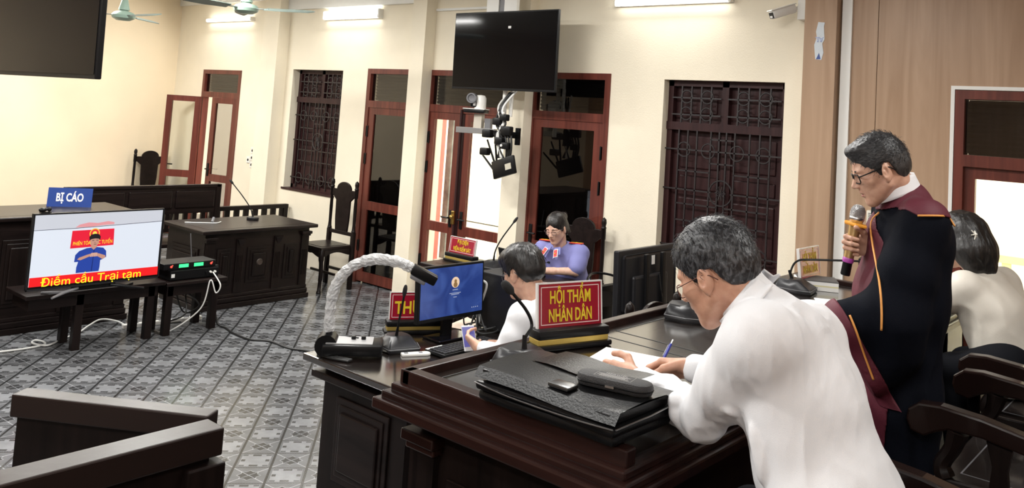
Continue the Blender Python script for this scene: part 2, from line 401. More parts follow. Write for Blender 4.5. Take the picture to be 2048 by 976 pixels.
window(2, -3.94, -2.83, .88, 2.435, 2.04, 6.42)
struct('trim_6', MB().box(-9.62, -8.5, WY - .012, WY + .1, .90, .925), SHUTTER)

def leaf_part(root, x0, x1, z0, z1, zm, glass, M=None, handle=0, st=.075, hinge=None):
    """a glazed door leaf built flat at y=0, moved by M"""
    M = M or Matrix.Identity(4); t = .02
    f = MB(); f.box(x0, x0 + st, -t, t, z0, z1).box(x1 - st, x1, -t, t, z0, z1).box(x0 + st, x1 - st, -t, t, z1 - .08, z1).box(x0 + st, x1 - st, -t, t, z0, z0 + .11).box(x0 + st, x1 - st, -t, t, zm - .05, zm + .05)
    bmesh.ops.transform(f.b, matrix=M, verts=f.b.verts); lf = wpart(f, 'door_leaf', REDWOOD, root)
    for za, zb in ((z0 + .11, zm - .05), (zm + .05, z1 - .08)):
        p = MB().box(x0 + st, x1 - st, -.004, .004, za, zb); bmesh.ops.transform(p.b, matrix=M, verts=p.b.verts); o = p.build('glass_pane', glass, lf); o.data.transform(base_matrix(lf).inverted())
    if handle:
        hx = x1 - st / 2 if handle > 0 else x0 + st / 2
        h = MB().box(hx - .02, hx + .02, -t - .012, -t, zm + .02, zm + .2, bev=.004).tube([(hx, -t - .01, zm + .12), (hx, -t - .05, zm + .12), (hx - .09 * handle, -t - .05, zm + .12)], .009, 8)
        bmesh.ops.transform(h.b, matrix=M, verts=h.b.verts); o = h.build('door_handle', BLACKP, lf, True); o.data.transform(base_matrix(lf).inverted())
    if hinge is not None:
        hx = x0 if hinge < 0 else x1
        for zz in (z1 - .28, z1 - .6, z0 + .4):
            h = MB().box(hx - .018, hx + .018, -t - .012, -t, zz - .065, zz + .065, bev=.004); bmesh.ops.transform(h.b, matrix=M, verts=h.b.verts); o = h.build('hinge', BLACKP, lf); o.data.transform(base_matrix(lf).inverted())
    return lf
def door_root(n, x0, x1, z0, z1, zt, yf, depth=.09, louver=True, center=None, thr=False, opaque=True):
    r = bpy.data.objects.new('door_%d' % n, None); COL.objects.link(r); r.location = ((x0 + x1) / 2, yf, z0); r['kind'] = 'structure'
    f = MB(); s = .06
    f.box(x0, x0 + s, yf, yf + depth, z0, z1).box(x1 - s, x1, yf, yf + depth, z0, z1).box(x0 + s, x1 - s, yf, yf + depth, z1 - s, z1).box(x0 + s, x1 - s, yf, yf + depth, zt - .04, zt + .04)
    wpart(f, 'door_frame', REDWOOD, r)
    wpart(MB().box(x0 + s, x1 - s, yf + .04, yf + .046, zt + .04, z1 - s), 'transom_pane', GLASSD, r)
    if louver:
        l = MB(); z = zt + .06
        while z < z1 - s:
            l.box(x0 + s, x1 - s, -.001, .03, -.012, .012, T3(0, yf + .10, z) @ Matrix.Rotation(.6, 4, 'X')); z += .036
        l.box(x0 + s, x1 - s, yf + .14, yf + .15, zt + .04, z1 - s)
        wpart(l, 'louver_slats', mat('louver_grey', (.06, .06, .065), .5), r)
    return r
# door 1: two narrow leaves, one swung into the room
d = door_root(1, -11.86, -10.82, 0, 2.41, 2.05, WY - .01)
leaf_part(d, 0, .50, 0.02, 2.01, .88, GLASSC, T3(-11.80, WY - .03, 0) @ Rz(math.radians(-139)), st=.085, handle=1)
leaf_part(d, -.52, 0, 0.02, 2.01, .88, GLASSD, T3(-10.88, WY + .02, 0) @ Rz(math.radians(10)), st=.085, handle=-1)
# door 2
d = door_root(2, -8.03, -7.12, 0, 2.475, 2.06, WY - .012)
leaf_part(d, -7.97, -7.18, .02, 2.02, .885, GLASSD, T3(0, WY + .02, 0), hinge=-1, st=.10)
wpart(MB().box(-7.97, -7.18, WY + .10, WY + .11, 0, 2.02), 'shutter_backing', mat('shutter_dark', (.018, .016, .018), .5), d)  # dark shutter panel standing behind the tinted pane
# door 3: double leaf to the veranda, standing ajar
d = door_root(3, -6.965, -5.62, 0, 2.475, 2.06, WY - .012)
leaf_part(d, -6.905, -6.44, .02, 2.02, .80, GLASSC, T3(0, WY + .02, 0), hinge=-1, st=.075, handle=1)
leaf_part(d, -6.36, -5.70, .02, 2.02, .80, GLASSC, T3(0, WY + .02, 0), st=.085, handle=-1)
wpart(MB().tube([(-6.40, WY - .02, .05), (-6.40, WY - .02, 2.06)], .016, 8).box(-6.44, -6.36, WY + .01, WY + .05, .02, 2.02), 'meeting_stile', SHUTTER, d)
wpart(MB().box(-6.425, -6.385, WY - .05, WY - .02, .86, 1.0, bev=.006).ball((-6.405, WY - .06, .94), .022), 'bolt_latch', BRASS, d)
# door 4
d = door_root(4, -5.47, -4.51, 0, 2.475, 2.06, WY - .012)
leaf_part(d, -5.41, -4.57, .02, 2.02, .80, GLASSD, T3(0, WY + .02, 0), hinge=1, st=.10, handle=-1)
wpart(MB().box(-5.41, -4.57, WY + .10, WY + .11, 0, 2.02), 'shutter_backing', MATS['shutter_dark'], d)
# door 5: behind the judges
d = door_root(5, -1.57, -.55, .42, 2.41, 1.93, WY - .035, depth=.12)
leaf_part(d, -1.51, -1.02, .44, 1.89, 1.02, GLASSC, T3(0, WY + .02, 0), st=.07)
leaf_part(d, -1.02, -.61, .44, 1.89, 1.02, GLASSC, T3(0, WY + .02, 0), st=.07)

# ---------------------------------------------------------------- outside the windows
EXT = mat('exterior_render', (0.90, 0.83, 0.64), 0.8); EXTP = mat('exterior_paving', (0.62, 0.56, 0.46), 0.8, vary=.15, vscale=2)
struct('exterior_ground', MB().box(-30, 14, WY + .25, 26, -.15, -.02), EXTP)
struct('exterior_wall', MB().box(-30, 14, 11.5, 11.8, 0, 6), EXT)
struct('exterior_column', MB().box(-9.05, -8.59, 7.75, 8.2, 0, 3.6), mat('exterior_red_paint', (.62, .17, .13), .6, vary=.2, vscale=3))
struct('exterior_beam', MB().box(-8.66, -8.56, 8.3, 8.38, 0, 3.6), mat('exterior_grey', (.23, .23, .2), .6, vary=.4, vscale=8))
w = MB(); 
for zz in (.35, .95): w.box(-4, 6, 9.0, 9.08, zz, zz + .07)
for k in range(45): 
    xx = -4 + k * .22; w.box(xx, xx + .07, 9.01, 9.07, .1, 1.0)
struct('exterior_railing', w, mat('exterior_yellow', (.80, .70, .35), .6))
w = MB()
for a in (-7.4, -4.4, -1.2, 1.2): 
    w.box(a - .55, a - .47, 11.42, 11.5, .2, 2.6).box(a + .47, a + .55, 11.42, 11.5, .2, 2.6).box(a - .47, a + .47, 11.42, 11.5, 2.5, 2.6).box(a - .47, a + .47, 11.42, 11.5, 1.3, 1.38)
struct('exterior_trim', w, mat('exterior_trim_paint', (.75, .62, .42), .6))

# ---------------------------------------------------------------- lamps
def wall_lamp(label, x0, x1, z, h, name='wall_lamp'):
    t = thing(name, label, 'lamp', ((x0 + x1) / 2, WY, z), group='fluorescent lamps along the back wall')
    wpart(MB().box(x0, x1, WY - .03, WY, z - h / 2, z + h / 2, bev=.004), 'lamp_base', WHITEP, t)
    wpart(MB().box(x0 + .03, x1 - .03, WY - .075, WY - .03, z - h / 2 + .005, z + h / 2 - .005, bev=.012), 'lamp_tube', LAMPM, t)
    wpart(MB().box(x1 - .03, x1, WY - .07, WY - .03, z - h / 2, z + h / 2, bev=.004), 'end_cap', WHITEP, t)
    l = area('wall_lamp_light', (0, -.12, 0), x1 - x0 - .1, .06, 14, (math.radians(-55), 0, 0)); l.parent = t
wall_lamp('slim fluorescent tube on the back wall above the narrow corner door', -11.84, -10.6, 3.13, .05)
wall_lamp('broad glowing fluorescent batten on the wall above the corner-side barred window', -8.96, -7.84, 3.125, .11)
wall_lamp('fluorescent batten high on the wall nearest the security camera', -4.5, -3.3, 3.15, .12)
for i, (x, y, k) in enumerate(ADDED_LAMPS):  # added battens out of view, each with an area light to brighten the hall
    t = thing('added_ceiling_lamp', 'added white fluorescent batten, unseen on the ceiling above the hall', 'lamp', (x, y, CEIL), group='added ceiling battens out of view')
    wpart(MB().box(x - .62, x + .62, y - .03, y + .03, CEIL - .05, CEIL), 'lamp_base', WHITEP, t)
    wpart(MB().tube([(x - .6, y, CEIL - .07), (x + .6, y, CEIL - .07)], .014, 10), 'lamp_tube', LAMPM, t)
    l = area('added_ceiling_light', (0, 0, -.1), 1.2, .25, LAMP_POWER * k); l.parent = t
def fan(label, x, y, zm, a0):
    t = thing('ceiling_fan', label, 'fan', (x, y, zm), group='ceiling fans')
    MB().lathe([(.0, .075), (.03, .07), (.05, .05), (.105, .03), (.125, 0), (.115, -.03), (.07, -.055), (0, -.06)], 22).build('motor_housing', mat('fan_green', (.30, .42, .35), .35), t, True)
    MB().tube([(0, 0, .05), (0, 0, CEIL - zm)], .014, 8).lathe([(.06, .0), (.03, .12), (.016, .16)], 16, T3(0, 0, .06)).build('down_rod', MATS['fan_green'], t, True)
    for k in range(3):
        Mx = Rz(a0 + k * 2 * PI / 3)
        MB().prism([(.10, -.03), (.24, -.02), (.24, .02), (.10, .03)], -.004, .002, Mx).build('blade_bracket', mat('fan_bracket', (.16, .2, .19), .4), t)
        pts = [(.2, -.05), (.45, -.065), (.66, -.055), (.705, -.02), (.705, .02), (.66, .05), (.45, .06), (.2, .045)]
        MB().prism(pts, -.003, .003, Mx @ Matrix.Rotation(.30, 4, 'X')).build('blade', mat('fan_blade', (.17, .22, .20), .4), t)
fan('green ceiling fan farther from the back wall, beside the hanging screen', -9.6, 4.13, 2.86, .1)
fan('green ceiling fan nearer the glowing wall batten, blades cut by the picture top', -7.75, 4.52, 2.935, .62)
# ---------------------------------------------------------------- carved chairs
def make_side_chair(label, loc, rz, group=None, w=.44, top=1.19):
    """faces local -y; origin under the middle of the seat"""
    t = thing('carved_chair', label, 'chair', loc, rz, group); h = w / 2; dp = .21
    s = MB(); pts = [(-h, dp), (-h - .015, -dp), (h + .015, -dp), (h, dp)]
    s.prism(pts, .455, .485, bev=.008); s.box(-h + .05, h - .05, -dp + .05, dp - .05, .484, .488)
    s.build('seat', DARK, t)
    a = MB()   # shaped apron
    n = 14; up = [(-h + 2 * h * i / n, .455) for i in range(n + 1)]; lo = [(x, .40 - .022 * math.cos(2 * PI * i / n * 1.0) - (.012 if abs(i - n / 2) < 2 else 0)) for i, (x, _) in enumerate(up)]
    a.prism([(p[0], p[1]) for p in up] + lo[::-1], 0, .02, T3(0, -dp + .025, 0) @ Matrix.Rotation(PI / 2, 4, 'X'))
    for sx in (-1, 1):
        up2 = [(-dp + 2 * dp * i / n, .455) for i in range(n + 1)]; lo2 = [(x, .40 - .022 * math.cos(2 * PI * i / n)) for i, (x, _) in enumerate(up2)]
        a.prism(up2 + lo2[::-1], 0, .018, T3(sx * (h - .02), 0, 0) @ Rz(PI / 2) @ Matrix.Rotation(PI / 2, 4, 'X'))
    a.build('apron', DARK, t)
    for sx in (-1, 1):
        l = MB(); path = [(sx * (h - .01), -dp + .03, .46), (sx * (h + .005), -dp + .015, .38), (sx * (h - .008), -dp + .035, .22), (sx * (h - .015), -dp + .035, .08), (sx * (h + .008), -dp + .012, 0.0)]
        l.tube(spline(path, 6), [.032] * 3 + [.030] * 5 + [.024] * 8 + [.020] * 6 + [.026] * 3, 10); l.build('leg', DARKZ, t, True)
        p = MB(); p.box(sx * h - .022, sx * h + .022, dp - .022, dp + .022, 0, .62, bev=.004)
        prof = [(.022, .62), (.026, .63), (.02, .645), (.017, .70), (.019, .85), (.017, .99), (.022, 1.0), (.022, top - .10), (.026, top - .095), (.018, top - .08), (.024, top - .05), (.02, top - .02), (0, top)]
        p.lathe(prof, 14, T3(sx * h, dp, 0)); p.build('back_post', DARKZ, t, True)
    b = MB(); k = 14; cr = h * .58
    arch = [(cr * math.cos(PI * i / k), top - .115 + .085 * math.sin(PI * i / k)) for i in range(k + 1)]
    outline = [(cr * .82, .60)] + [(cr * .95, .75), (cr, .95), (h, top - .165), (h, top - .115)] + arch + [(-h, top - .115), (-h, top - .165), (-cr, .95), (-cr * .95, .75), (-cr * .82, .60)]
    b.prism(outline, -.011, .011, T3(0, dp, 0) @ Matrix.Rotation(PI / 2, 4, 'X'), bev=.003)
    b.build('splat', DARK, t)
    MB().box(-h, h, dp - .014, dp + .014, .575, .615, bev=.004).build('back_rail', DARKX, t)
    MB().box(-h, h, dp - .01, dp + .01, .17, .20).box(-h + .0, h, -.01, .01, .17, .195).build('stretcher', DARKX, t)
    return t
make_side_chair('tall carved dark chair by the back wall beside the dark glass door', (-7.88, 5.80, 0), 0, 'carved side chairs')
def side_chair(label, loc, rz):
    return make_side_chair(label, loc, rz, 'carved side chairs')
side_chair('carved dark chair in the far corner by the swung-open door', (-12.36, 6.0, 0), PI / 2)
side_chair('carved dark chair behind the woman officer in blue', (-4.62, 5.99, 0), 0)
side_chair('carved chair showing only knobbed post tops beyond the judges bench rim', (-2.50, 3.70, 0), -PI / 2)

# ---------------------------------------------------------------- raised desks with carved fronts
def bar(mb, a, b, y, z0, z1): mb.box(a, b, y - .012, y, z0, z1, bev=.004)
def panel_front(mb, x0, x1, z0, z1, s=-1):
    """stepped raised panel on the local y=0 plane, towards -y"""
    mb.box(x0, x1, -.012, 0, z0, z1, bev=.004); mb.box(x0 + .03, x1 - .03, -.02, -.01, z0 + .03, z1 - .03, bev=.006); mb.box(x0 + .055, x1 - .055, -.032, -.018, z0 + .06, z1 - .06, bev=.01)
def make_desk(name, label, loc, rz, L, D, H, group=None, sides=True, caps=True):
    """front face along local x at y=0 facing -y, body towards +y"""
    t = thing(name, label, 'desk', loc, rz, group)
    MB().box(-L / 2 - .06, L / 2 + .06, -.07, D + .04, H - .035, H, bev=.008).box(-L / 2 + .04, L / 2 - .04, .02, D - .04, H - .002, H + .001).build('desk_top', DARKX, t)
    b = MB(); b.box(-L / 2, L / 2, 0, D, .12, H - .035); b.build('carcass', DARKX, t)
    MB().box(-L / 2 - .03, L / 2 + .03, -.035, D + .02, 0, .05, bev=.006).box(-L / 2 - .02, L / 2 + .02, -.022, D + .01, .05, .10, bev=.01).box(-L / 2 - .01, L / 2 + .01, -.012, D, .10, .135, bev=.006).build('plinth', DARKX, t)
    px = [-L / 2 + .05, -L * .18, L * .18, L / 2 - .05]
    for i, x in enumerate(px):
        p = MB(); p.box(x - .045, x + .045, -.018, 0, .135, H - .10, bev=.004)
        for k in (-.024, -.008, .008, .024): p.box(x + k - .004, x + k + .004, -.024, -.016, .24, H - .26, bev=.002)
        o = p.build('pilaster', DARKZ, t)
        c = MB()
        if i in (1, 2): c.prism([(-.045, 0), (.045, 0), (.02, -.055), (0, -.085), (-.02, -.055)], 0, .02, T3(x, -.018, H - .10) @ Matrix.Rotation(PI / 2 + .25, 4, 'X'), bev=.006)
        else: c.box(x - .06, x + .06, -.05, .0, H - .10, H - .07, bev=.006).box(x - .052, x + .052, -.035, 0, H - .12, H - .10, bev=.005)
        c.build('capital', DARK, t)
    for a, b_ in zip(px, px[1:]):
        q = MB(); panel_front(q, a + .08, b_ - .08, .22, H - .19); q.build('carved_panel', DARKZ, t)
    for sx in (-1, 1):
        q = MB(); panel_front(q, -D / 2 + .1, D / 2 - .1, .22, H - .19); bmesh.ops.transform(q.b, matrix=T3(sx * L / 2, D / 2, 0) @ Rz(sx * PI / 2), verts=q.b.verts); q.build('side_panel', DARKZ, t)
    return t
# defendant-side desk: front faces +x
dd = make_desk('witness_desk', 'dark carved desk carrying a lone gooseneck microphone, near the wall chair', (-7.62, 4.82, 0), PI / 2, 1.16, .72, .76)
o = MB()
o.lathe([(.035, 0), (.03, .006), (0, .008)], 16, T3(0, -.034, .42) @ Matrix.Rotation(PI / 2, 4, 'X')); ring(o, 0, .42, .026, -.04, .004); o.build('carved_emblem', mat('carving', (.05, .035, .028), .5), dd, True)
make_desk('counsel_desk', 'large dark desk behind the big lit screen, bearing the blue name sign', (-7.76, 2.78, 0), PI / 2, 1.62, .66, .955)
make_desk('prosecutor_desk', 'dark desk where the woman officer in blue sits', (-4.67, 5.02, 0), 0, 1.32, .46, .755)

# bench and balustrade along the far side
t = thing('high_back_bench', 'long dark high-backed bench behind the desks', 'bench', (-9.2, 4.45, 0))
w = MB(); w.box(-9.24, -9.2, 3.60, 5.22, .70, 1.01); w.box(-9.25, -9.19, 3.58, 5.25, .985, 1.02, bev=.006)
for a, b_ in ((3.66, 4.16), (4.2, 4.68), (4.72, 5.18)): w.box(-9.2, -9.185, a, b_, .76, .955, bev=.012)
wpart(w, 'backrest', DARK, t)
wpart(MB().box(-9.25, -9.19, 5.2, 5.26, 0, 1.02, bev=.005), 'end_post', DARKZ, t); wpart(MB().box(-9.25, -9.19, 3.56, 3.62, 0, 1.02, bev=.005), 'end_post', DARKZ, t)
w = MB(); w.box(-9.235, -9.205, 3.6, 5.2, .50, .54)
for k in range(15): w.box(-9.235, -9.205, 3.68 + k * .105, 3.73 + k * .105, .54, .70)
wpart(w, 'slat_row', DARKZ, t)
wpart(MB().box(-9.2, -8.8, 3.6, 5.22, .40, .44, bev=.006), 'seat', DARK, t)
for y in (3.65, 5.17): wpart(MB().box(-8.86, -8.81, y - .025, y + .025, 0, .4), 'leg', DARKZ, t)
t = thing('balustrade', 'low dark balustrade running from the bench to the back wall', 'balustrade', (-9.4, 5.8, 0))
w = MB(); w.box(-9.44, -9.37, 5.28, 6.30, .68, .73, bev=.006)
wpart(w, 'top_rail', DARK, t)
w = MB(); w.box(-9.42, -9.39, 5.28, 6.30, .1, .15); 
for k in range(8): w.box(-9.42, -9.39, 5.32 + k * .125, 5.385 + k * .125, .15, .68)
w.box(-9.43, -9.38, 6.24, 6.30, 0, .7).box(-9.43, -9.38, 5.28, 5.34, 0, .7)
wpart(w, 'slat_row', DARKZ, t)

# ---------------------------------------------------------------- low tables under the screen
def low_table(label, x0, x1, y0, y1, H, legs):
    t = thing('low_table', label, 'table', ((x0 + x1) / 2, (y0 + y1) / 2, 0), group='low tables under the screen')
    wpart(MB().box(x0 - .02, x1 + .02, y0, y1, H - .03, H, bev=.005), 'table_top', DARK, t)
    wpart(MB().box(x0 + .03, x1 - .03, y0 + .04, y1 - .04, H - .12, H - .03), 'apron', DARK, t)
    for (x, y) in legs: wpart(MB().box(x - .03, x + .03, y - .03, y + .03, 0, H - .03, bev=.004), 'leg', DARKZ, t)
low_table('low dark table carrying the big lit screen', -7.36, -6.98, 2.50, 3.56, .47, [(-7.04, 2.91), (-7.3, 2.92), (-7.04, 3.47), (-7.32, 3.48)])
low_table('low dark table carrying the microphone receiver', -7.36, -6.98, 3.57, 4.12, .45, [(-7.04, 4.04), (-7.3, 4.03), (-7.04, 3.63), (-7.3, 3.63)])

# ---------------------------------------------------------------- the lit screen with the remote defendant
def screen_mat(name, col, e=1.0): return mat(name, col, .3, emit=e)
tv = thing('standing_television', 'big lit TV on a low table showing a man in blue and red captions', 'television', (-6.9, 2.95, .47), PI / 2)
TW, TH, TZ = .985, .565, .055     # local: x along the picture, faces -y, z up
tv.rotation_euler = (0, 0, PI / 2); tv.location = (-6.90, 2.955, .47)
F = Matrix.Rotation(PI / 2, 4, 'X')           # lays xy art on the xz plane facing -y
def art(name, pts, m, lvl, parent=None):
    q = MB(); q.poly([(p[0], 0, p[1]) for p in pts], T3(0, -.0215 - lvl * .0006, TZ)); return q.build(name, m, parent or pic)
MB().box(-TW / 2, TW / 2, -.02, .012, TZ, TZ + TH, bev=.004).box(-.3, .3, .01, .045, TZ + .05, TZ + .38, bev=.01).build('housing', BLACKP, tv)
s = MB(); b = .012; 
for a in ((-TW / 2, TW / 2, TH - .008, TH), (-TW / 2, TW / 2, 0, b), (-TW / 2, -TW / 2 + .006, 0, TH), (TW / 2 - .006, TW / 2, 0, TH)): s.box(a[0], a[1], -.026, -.018, TZ + a[2], TZ + a[3])
s.build('bezel_frame', METAL if False else DARKGP, tv)
pw = TW - .03; x0, x1 = -pw / 2, pw / 2; y0, y1 = .03, TH - .012
pic = MB().poly([(x0, -.0212, TZ + y0), (x1, -.0212, TZ + y0), (x1, -.0212, TZ + y1), (x0, -.0212, TZ + y1)]).build('screen_picture', screen_mat('screen_wall_white', (.72, .77, .86), .85), tv)
def P(u, v): return (x0 + (x1 - x0) * u, y0 + (y1 - y0) * v)
ph = lambda L: [P(u, v) for u, v in L]
art('plaster_band', ph([(0, .80), (.25, .79), (.5, .795), (.75, .81), (1, .825), (1, 1), (0, 1)]), screen_mat('screen_plaster', (.56, .58, .64), .9), 1)
art('ceiling_line', ph([(0, .785), (.3, .785), (.6, .80), (1, .822), (1, .83), (.6, .808), (.3, .793), (0, .793)]), screen_mat('screen_line', (.10, .10, .14), .6), 2)
art('red_smear', ph([(.30, .80), (.33, .84), (.40, .865), (.47, .85), (.55, .87), (.60, .85), (.60, .82), (.52, .815), (.42, .80)]), screen_mat('screen_smear', (.72, .30, .32), .9), 3)
art('red_banner', ph([(.275, .50), (.28, .755), (.605, .755), (.61, .51)]), screen_mat('screen_red', (.72, .015, .04), .95), 2)
for k, (r, c) in enumerate(((.062, (.85, .55, .05)), (.05, (.75, .03, .04)), (.026, (.9, .7, .1)))):
    cx, cy = P(.452, .70); art('emblem', [(cx + r * .62 * math.cos(a), cy + r * .62 * math.sin(a)) for a in [2 * PI * i / 20 for i in range(20)]], screen_mat('screen_emblem%d' % k, c, .9), 3 + k)
YS = screen_mat('screen_yellow', (.95, .72, .03), 1.0)
text('banner_lettering', 'PHIÊN TÒA TRỰC TUYẾN', .04, YS, pic, T3(P(.445, .575)[0], -.0250, TZ + P(.445, .575)[1]) @ F, width=.29, depth=.0002)
art('blue_shirt', ph([(.335, .14), (.335, .22), (.345, .30), (.315, .30), (.318, .40), (.345, .455), (.40, .49), (.47, .50), (.53, .48), (.555, .43), (.56, .34), (.53, .31), (.515, .30), (.515, .20), (.51, .14)]), screen_mat('screen_blue', (.02, .055, .33), .9), 7)
SK = screen_mat('screen_skin', (.52, .27, .20), .9)
art('neck_opening', ph([(.43, .50), (.455, .46), (.48, .50), (.475, .53), (.435, .53)]), SK, 8)
art('face', ph([(.42, .60), (.425, .54), (.445, .505), (.468, .505), (.487, .54), (.492, .60), (.488, .64), (.425, .64)]), SK, 9)
art('dark_hair', ph([(.416, .60), (.412, .65), (.425, .685), (.455, .695), (.485, .685), (.5, .65), (.498, .60), (.486, .618), (.46, .625), (.430, .618)]), screen_mat('screen_hair', (.02, .018, .02), .6), 10)
FT = screen_mat('screen_feature', (.16, .08, .07), .6)
for u_, v_, w_, h_ in ((.436, .592, .016, .010), (.468, .592, .016, .010), (.452, .535, .020, .008), (.454, .56, .010, .006)): art('face_feature', ph([(u_, v_), (u_ + w_, v_), (u_ + w_, v_ + h_), (u_, v_ + h_)]), FT, 10)
art('shirt_fold', ph([(.45, .15), (.457, .15), (.462, .46), (.456, .46)]), screen_mat('screen_blue_dark', (.01, .025, .16), .8), 8)
art('forearm', ph([(.335, .335), (.36, .32), (.42, .36), (.47, .40), (.46, .415), (.41, .395), (.35, .36)]), SK, 8)
art('forearm', ph([(.555, .335), (.53, .315), (.49, .36), (.455, .385), (.46, .41), (.5, .40), (.55, .365)]), SK, 8)
for k in range(4): art('finger', ph([(.43 + k * .014, .36), (.442 + k * .014, .36), (.452 + k * .012, .415), (.44 + k * .012, .415)]), screen_mat('screen_finger', (.62, .36, .28), .9), 9)
art('caption_strip', ph([(0, 0), (1, 0), (1, .125), (0, .13)]), screen_mat('screen_caption_red', (.80, .012, .015), .95), 11)
text('caption_lettering', 'Điểm cầu Trại tạm', .088, screen_mat('screen_caption_yellow', (1.0, .80, .02), 1.1), pic, T3(P(.47, .052)[0], -.0291, TZ + P(.47, .052)[1]) @ F, width=.74, depth=.0002)
for sx in (-1, 1): MB().tube([(sx * .12, 0, .04), (sx * .22, -.02, .02), (sx * .34, -.11, .008)], [.012, .012, .009], 8).tube([(sx * .22, -.02, .02), (sx * .34, .10, .008)], .010, 8).build('stand_foot', GREYP if sx < 0 else BLACKP, tv, True)
MB().box(-.16, .16, .0, .03, .02, .07).build('stand_neck', BLACKP, tv)
t = thing('webcam', 'tiny black webcam clipped on top of the lit screen', 'webcam', (-6.905, 2.55, 1.093))
MB().box(-.02, .03, -.035, .035, 0, .008).build('clip', BLACKP, t); MB().ball((0.005, -.02, .022), (.018, .03, .016)).ball((.005, .025, .024), (.014, .016, .016)).build('camera_body', BLACKP, t, True)
def name_sign(name, label, loc, rz, w, h, lines, m, tm, size, base=True, edge=True, lean=.12, border=True, bold=.0015, dy=None):
    """upright plaque facing local -y"""
    t = thing(name, label, 'sign', loc, rz, 'name plaques'); z0 = .0
    if base:
        z0 = .075
        MB().box(-w / 2 - .03, w / 2 + .03, -.045, .045, 0, .022, bev=.008).build('base_foot', BLACKP, t, True)
        MB().box(-w / 2 - .015, w / 2 + .015, -.035, .035, .020, .042, bev=.003).build('gilt_band', GOLD, t)
        MB().box(-w / 2 - .005, w / 2 + .005, -.045, -.033, .022, .040).build('gilt_pattern', mat('gilt_pattern_mat', (.20, .13, .02), .5, metal=.3, vary=.9, vscale=70), t) if False else None
        MB().box(-w / 2 - .02, w / 2 + .02, -.040, .040, .040, .075, bev=.010).build('base_top', BLACKP, t, True)
    R = T3(0, 0, z0) @ Matrix.Rotation(-lean, 4, 'X')
    q = MB().box(-w / 2, w / 2, -.004, .008, 0, h, R); q.build('plaque', m, t)
    if edge:
        e = MB(); a = .005
        for c in ((-w / 2 - a, -w / 2, 0, h), (w / 2, w / 2 + a, 0, h), (-w / 2 - a, w / 2 + a, h, h + a)): e.box(c[0], c[1], -.006, .010, c[2], c[3], R)
        e.build('clear_edge', ACRYL, t)
    if border:
        e = MB(); bw = .003; i = .010
        for c in ((-w / 2 + i, w / 2 - i, i, i + bw), (-w / 2 + i, w / 2 - i, h - i - bw, h - i), (-w / 2 + i, -w / 2 + i + bw, i, h - i), (w / 2 - i - bw, w / 2 - i, i, h - i)): e.box(c[0], c[1], -.0052, -.004, c[2], c[3], R)
        e.build('border_line', mat('sign_border', (.75, .55, .55), .4), t)
    n = len(lines)
    for k, (s_, wd_) in enumerate(lines):
        zc = h * (.5 + (n - 1) * .21 - k * .42) - (0 if n > 1 else 0.0)
        text('lettering', s_, size, tm, t, R @ T3(0, -.0052, zc + (.004 if n > 1 else 0)) @ F, bold=bold, width=wd_)
    return t
name_sign('name_sign', 'blue sign lettered BỊ CÁO above the lit screen', (-8.2, 3.22, .955), math.radians(58), .36, .17, [('BỊ CÁO', .22)], BLUESIGN, WHITET, .10, base=False, edge=False, border=False, bold=.003)
# ---------------------------------------------------------------- receiver stack and cables
t = thing('microphone_receiver', 'black wireless receiver with two green displays and rod antennas', 'receiver', (-7.15, 3.80, .545), PI / 2)
MB().box(-.235, .235, -.115, .115, 0, .05, bev=.004).build('case', BLACKP, t)
for x in (-.06, .075): MB().box(x - .042, x + .042, -.118, -.114, .012, .040).build('display', mat('green_display', (.05, .9, .25), .3, emit=1.6), t)
for x in (-.17, .19): MB().ball((x, -.117, .025), .010).ball((x + .01, -.117, .035), .005).build('red_light', mat('red_light', (.95, .08, .05), .3, emit=1.2), t)
for x in (-.16, .12): MB().tube([(x, .10, .04), (x - .03, .10, .26)], .004, 6).build('antenna', GREYP, t)
t = thing('amplifier', 'black amplifier box under the green-display receiver', 'amplifier', (-7.15, 3.82, .45), PI / 2)
MB().box(-.20, .24, -.13, .12, 0.006, .085, bev=.004).build('case', BLACKP, t)
MB().box(-.21, .25, -.11, .12, .086, .094).build('lid', BLACKP, t)
for x in (.12, .16, .20): MB().tube([(x, -.13, .05), (x, -.15, .05)], .009, 8).build('plug', WHITEP if x > .13 else BLACKP, t)
MB().box(-.19, -.16, -.132, -.129, .03, .06).build('sticker', PAPER, t)
def cable(name, label, pts, r, m, cat='cable'): return tag(MB().tube(spline(pts, 8), r, 6).build(name, m, None, 'all'), label, cat)
cable('white_cable', 'white cable looping from the amplifier plugs down to the power strip', [(-6.99, 3.99, .50), (-6.90, 4.02, .40), (-6.93, 4.0, .33), (-6.95, 3.95, .44), (-6.98, 3.9, .2), (-7.1, 3.7, .01), (-7.2, 3.62, .012)], .006, CABLEW)
cable('white_cable', 'long white cable looped across the floor tiles below the lit screen', [(-7.29, 2.35, .008), (-7.25, 2.62, .008), (-7.28, 2.78, .008), (-7.36, 2.80, .012), (-7.41, 2.76, .016), (-7.34, 2.72, .016), (-7.24, 2.79, .01), (-7.36, 2.95, .01), (-7.46, 3.10, .01), (-7.58, 3.24, .03), (-7.64, 3.36, .05), (-7.58, 3.47, .03), (-7.45, 3.50, .01), (-7.38, 3.53, .01)], .008, CABLEW)
cable('black_cable', 'thin black cable wandering over the tiles towards the clerk desk', [(-7.12, 4.05, .36), (-7.09, 4.13, .03), (-6.95, 4.13, .008), (-6.73, 4.09, .008), (-6.5, 4.1, .008), (-6.35, 4.2, .008), (-6.09, 4.21, .008), (-5.94, 4.28, .008), (-5.7, 4.36, .008), (-5.3, 4.3, .008)], .010, CABLEB)
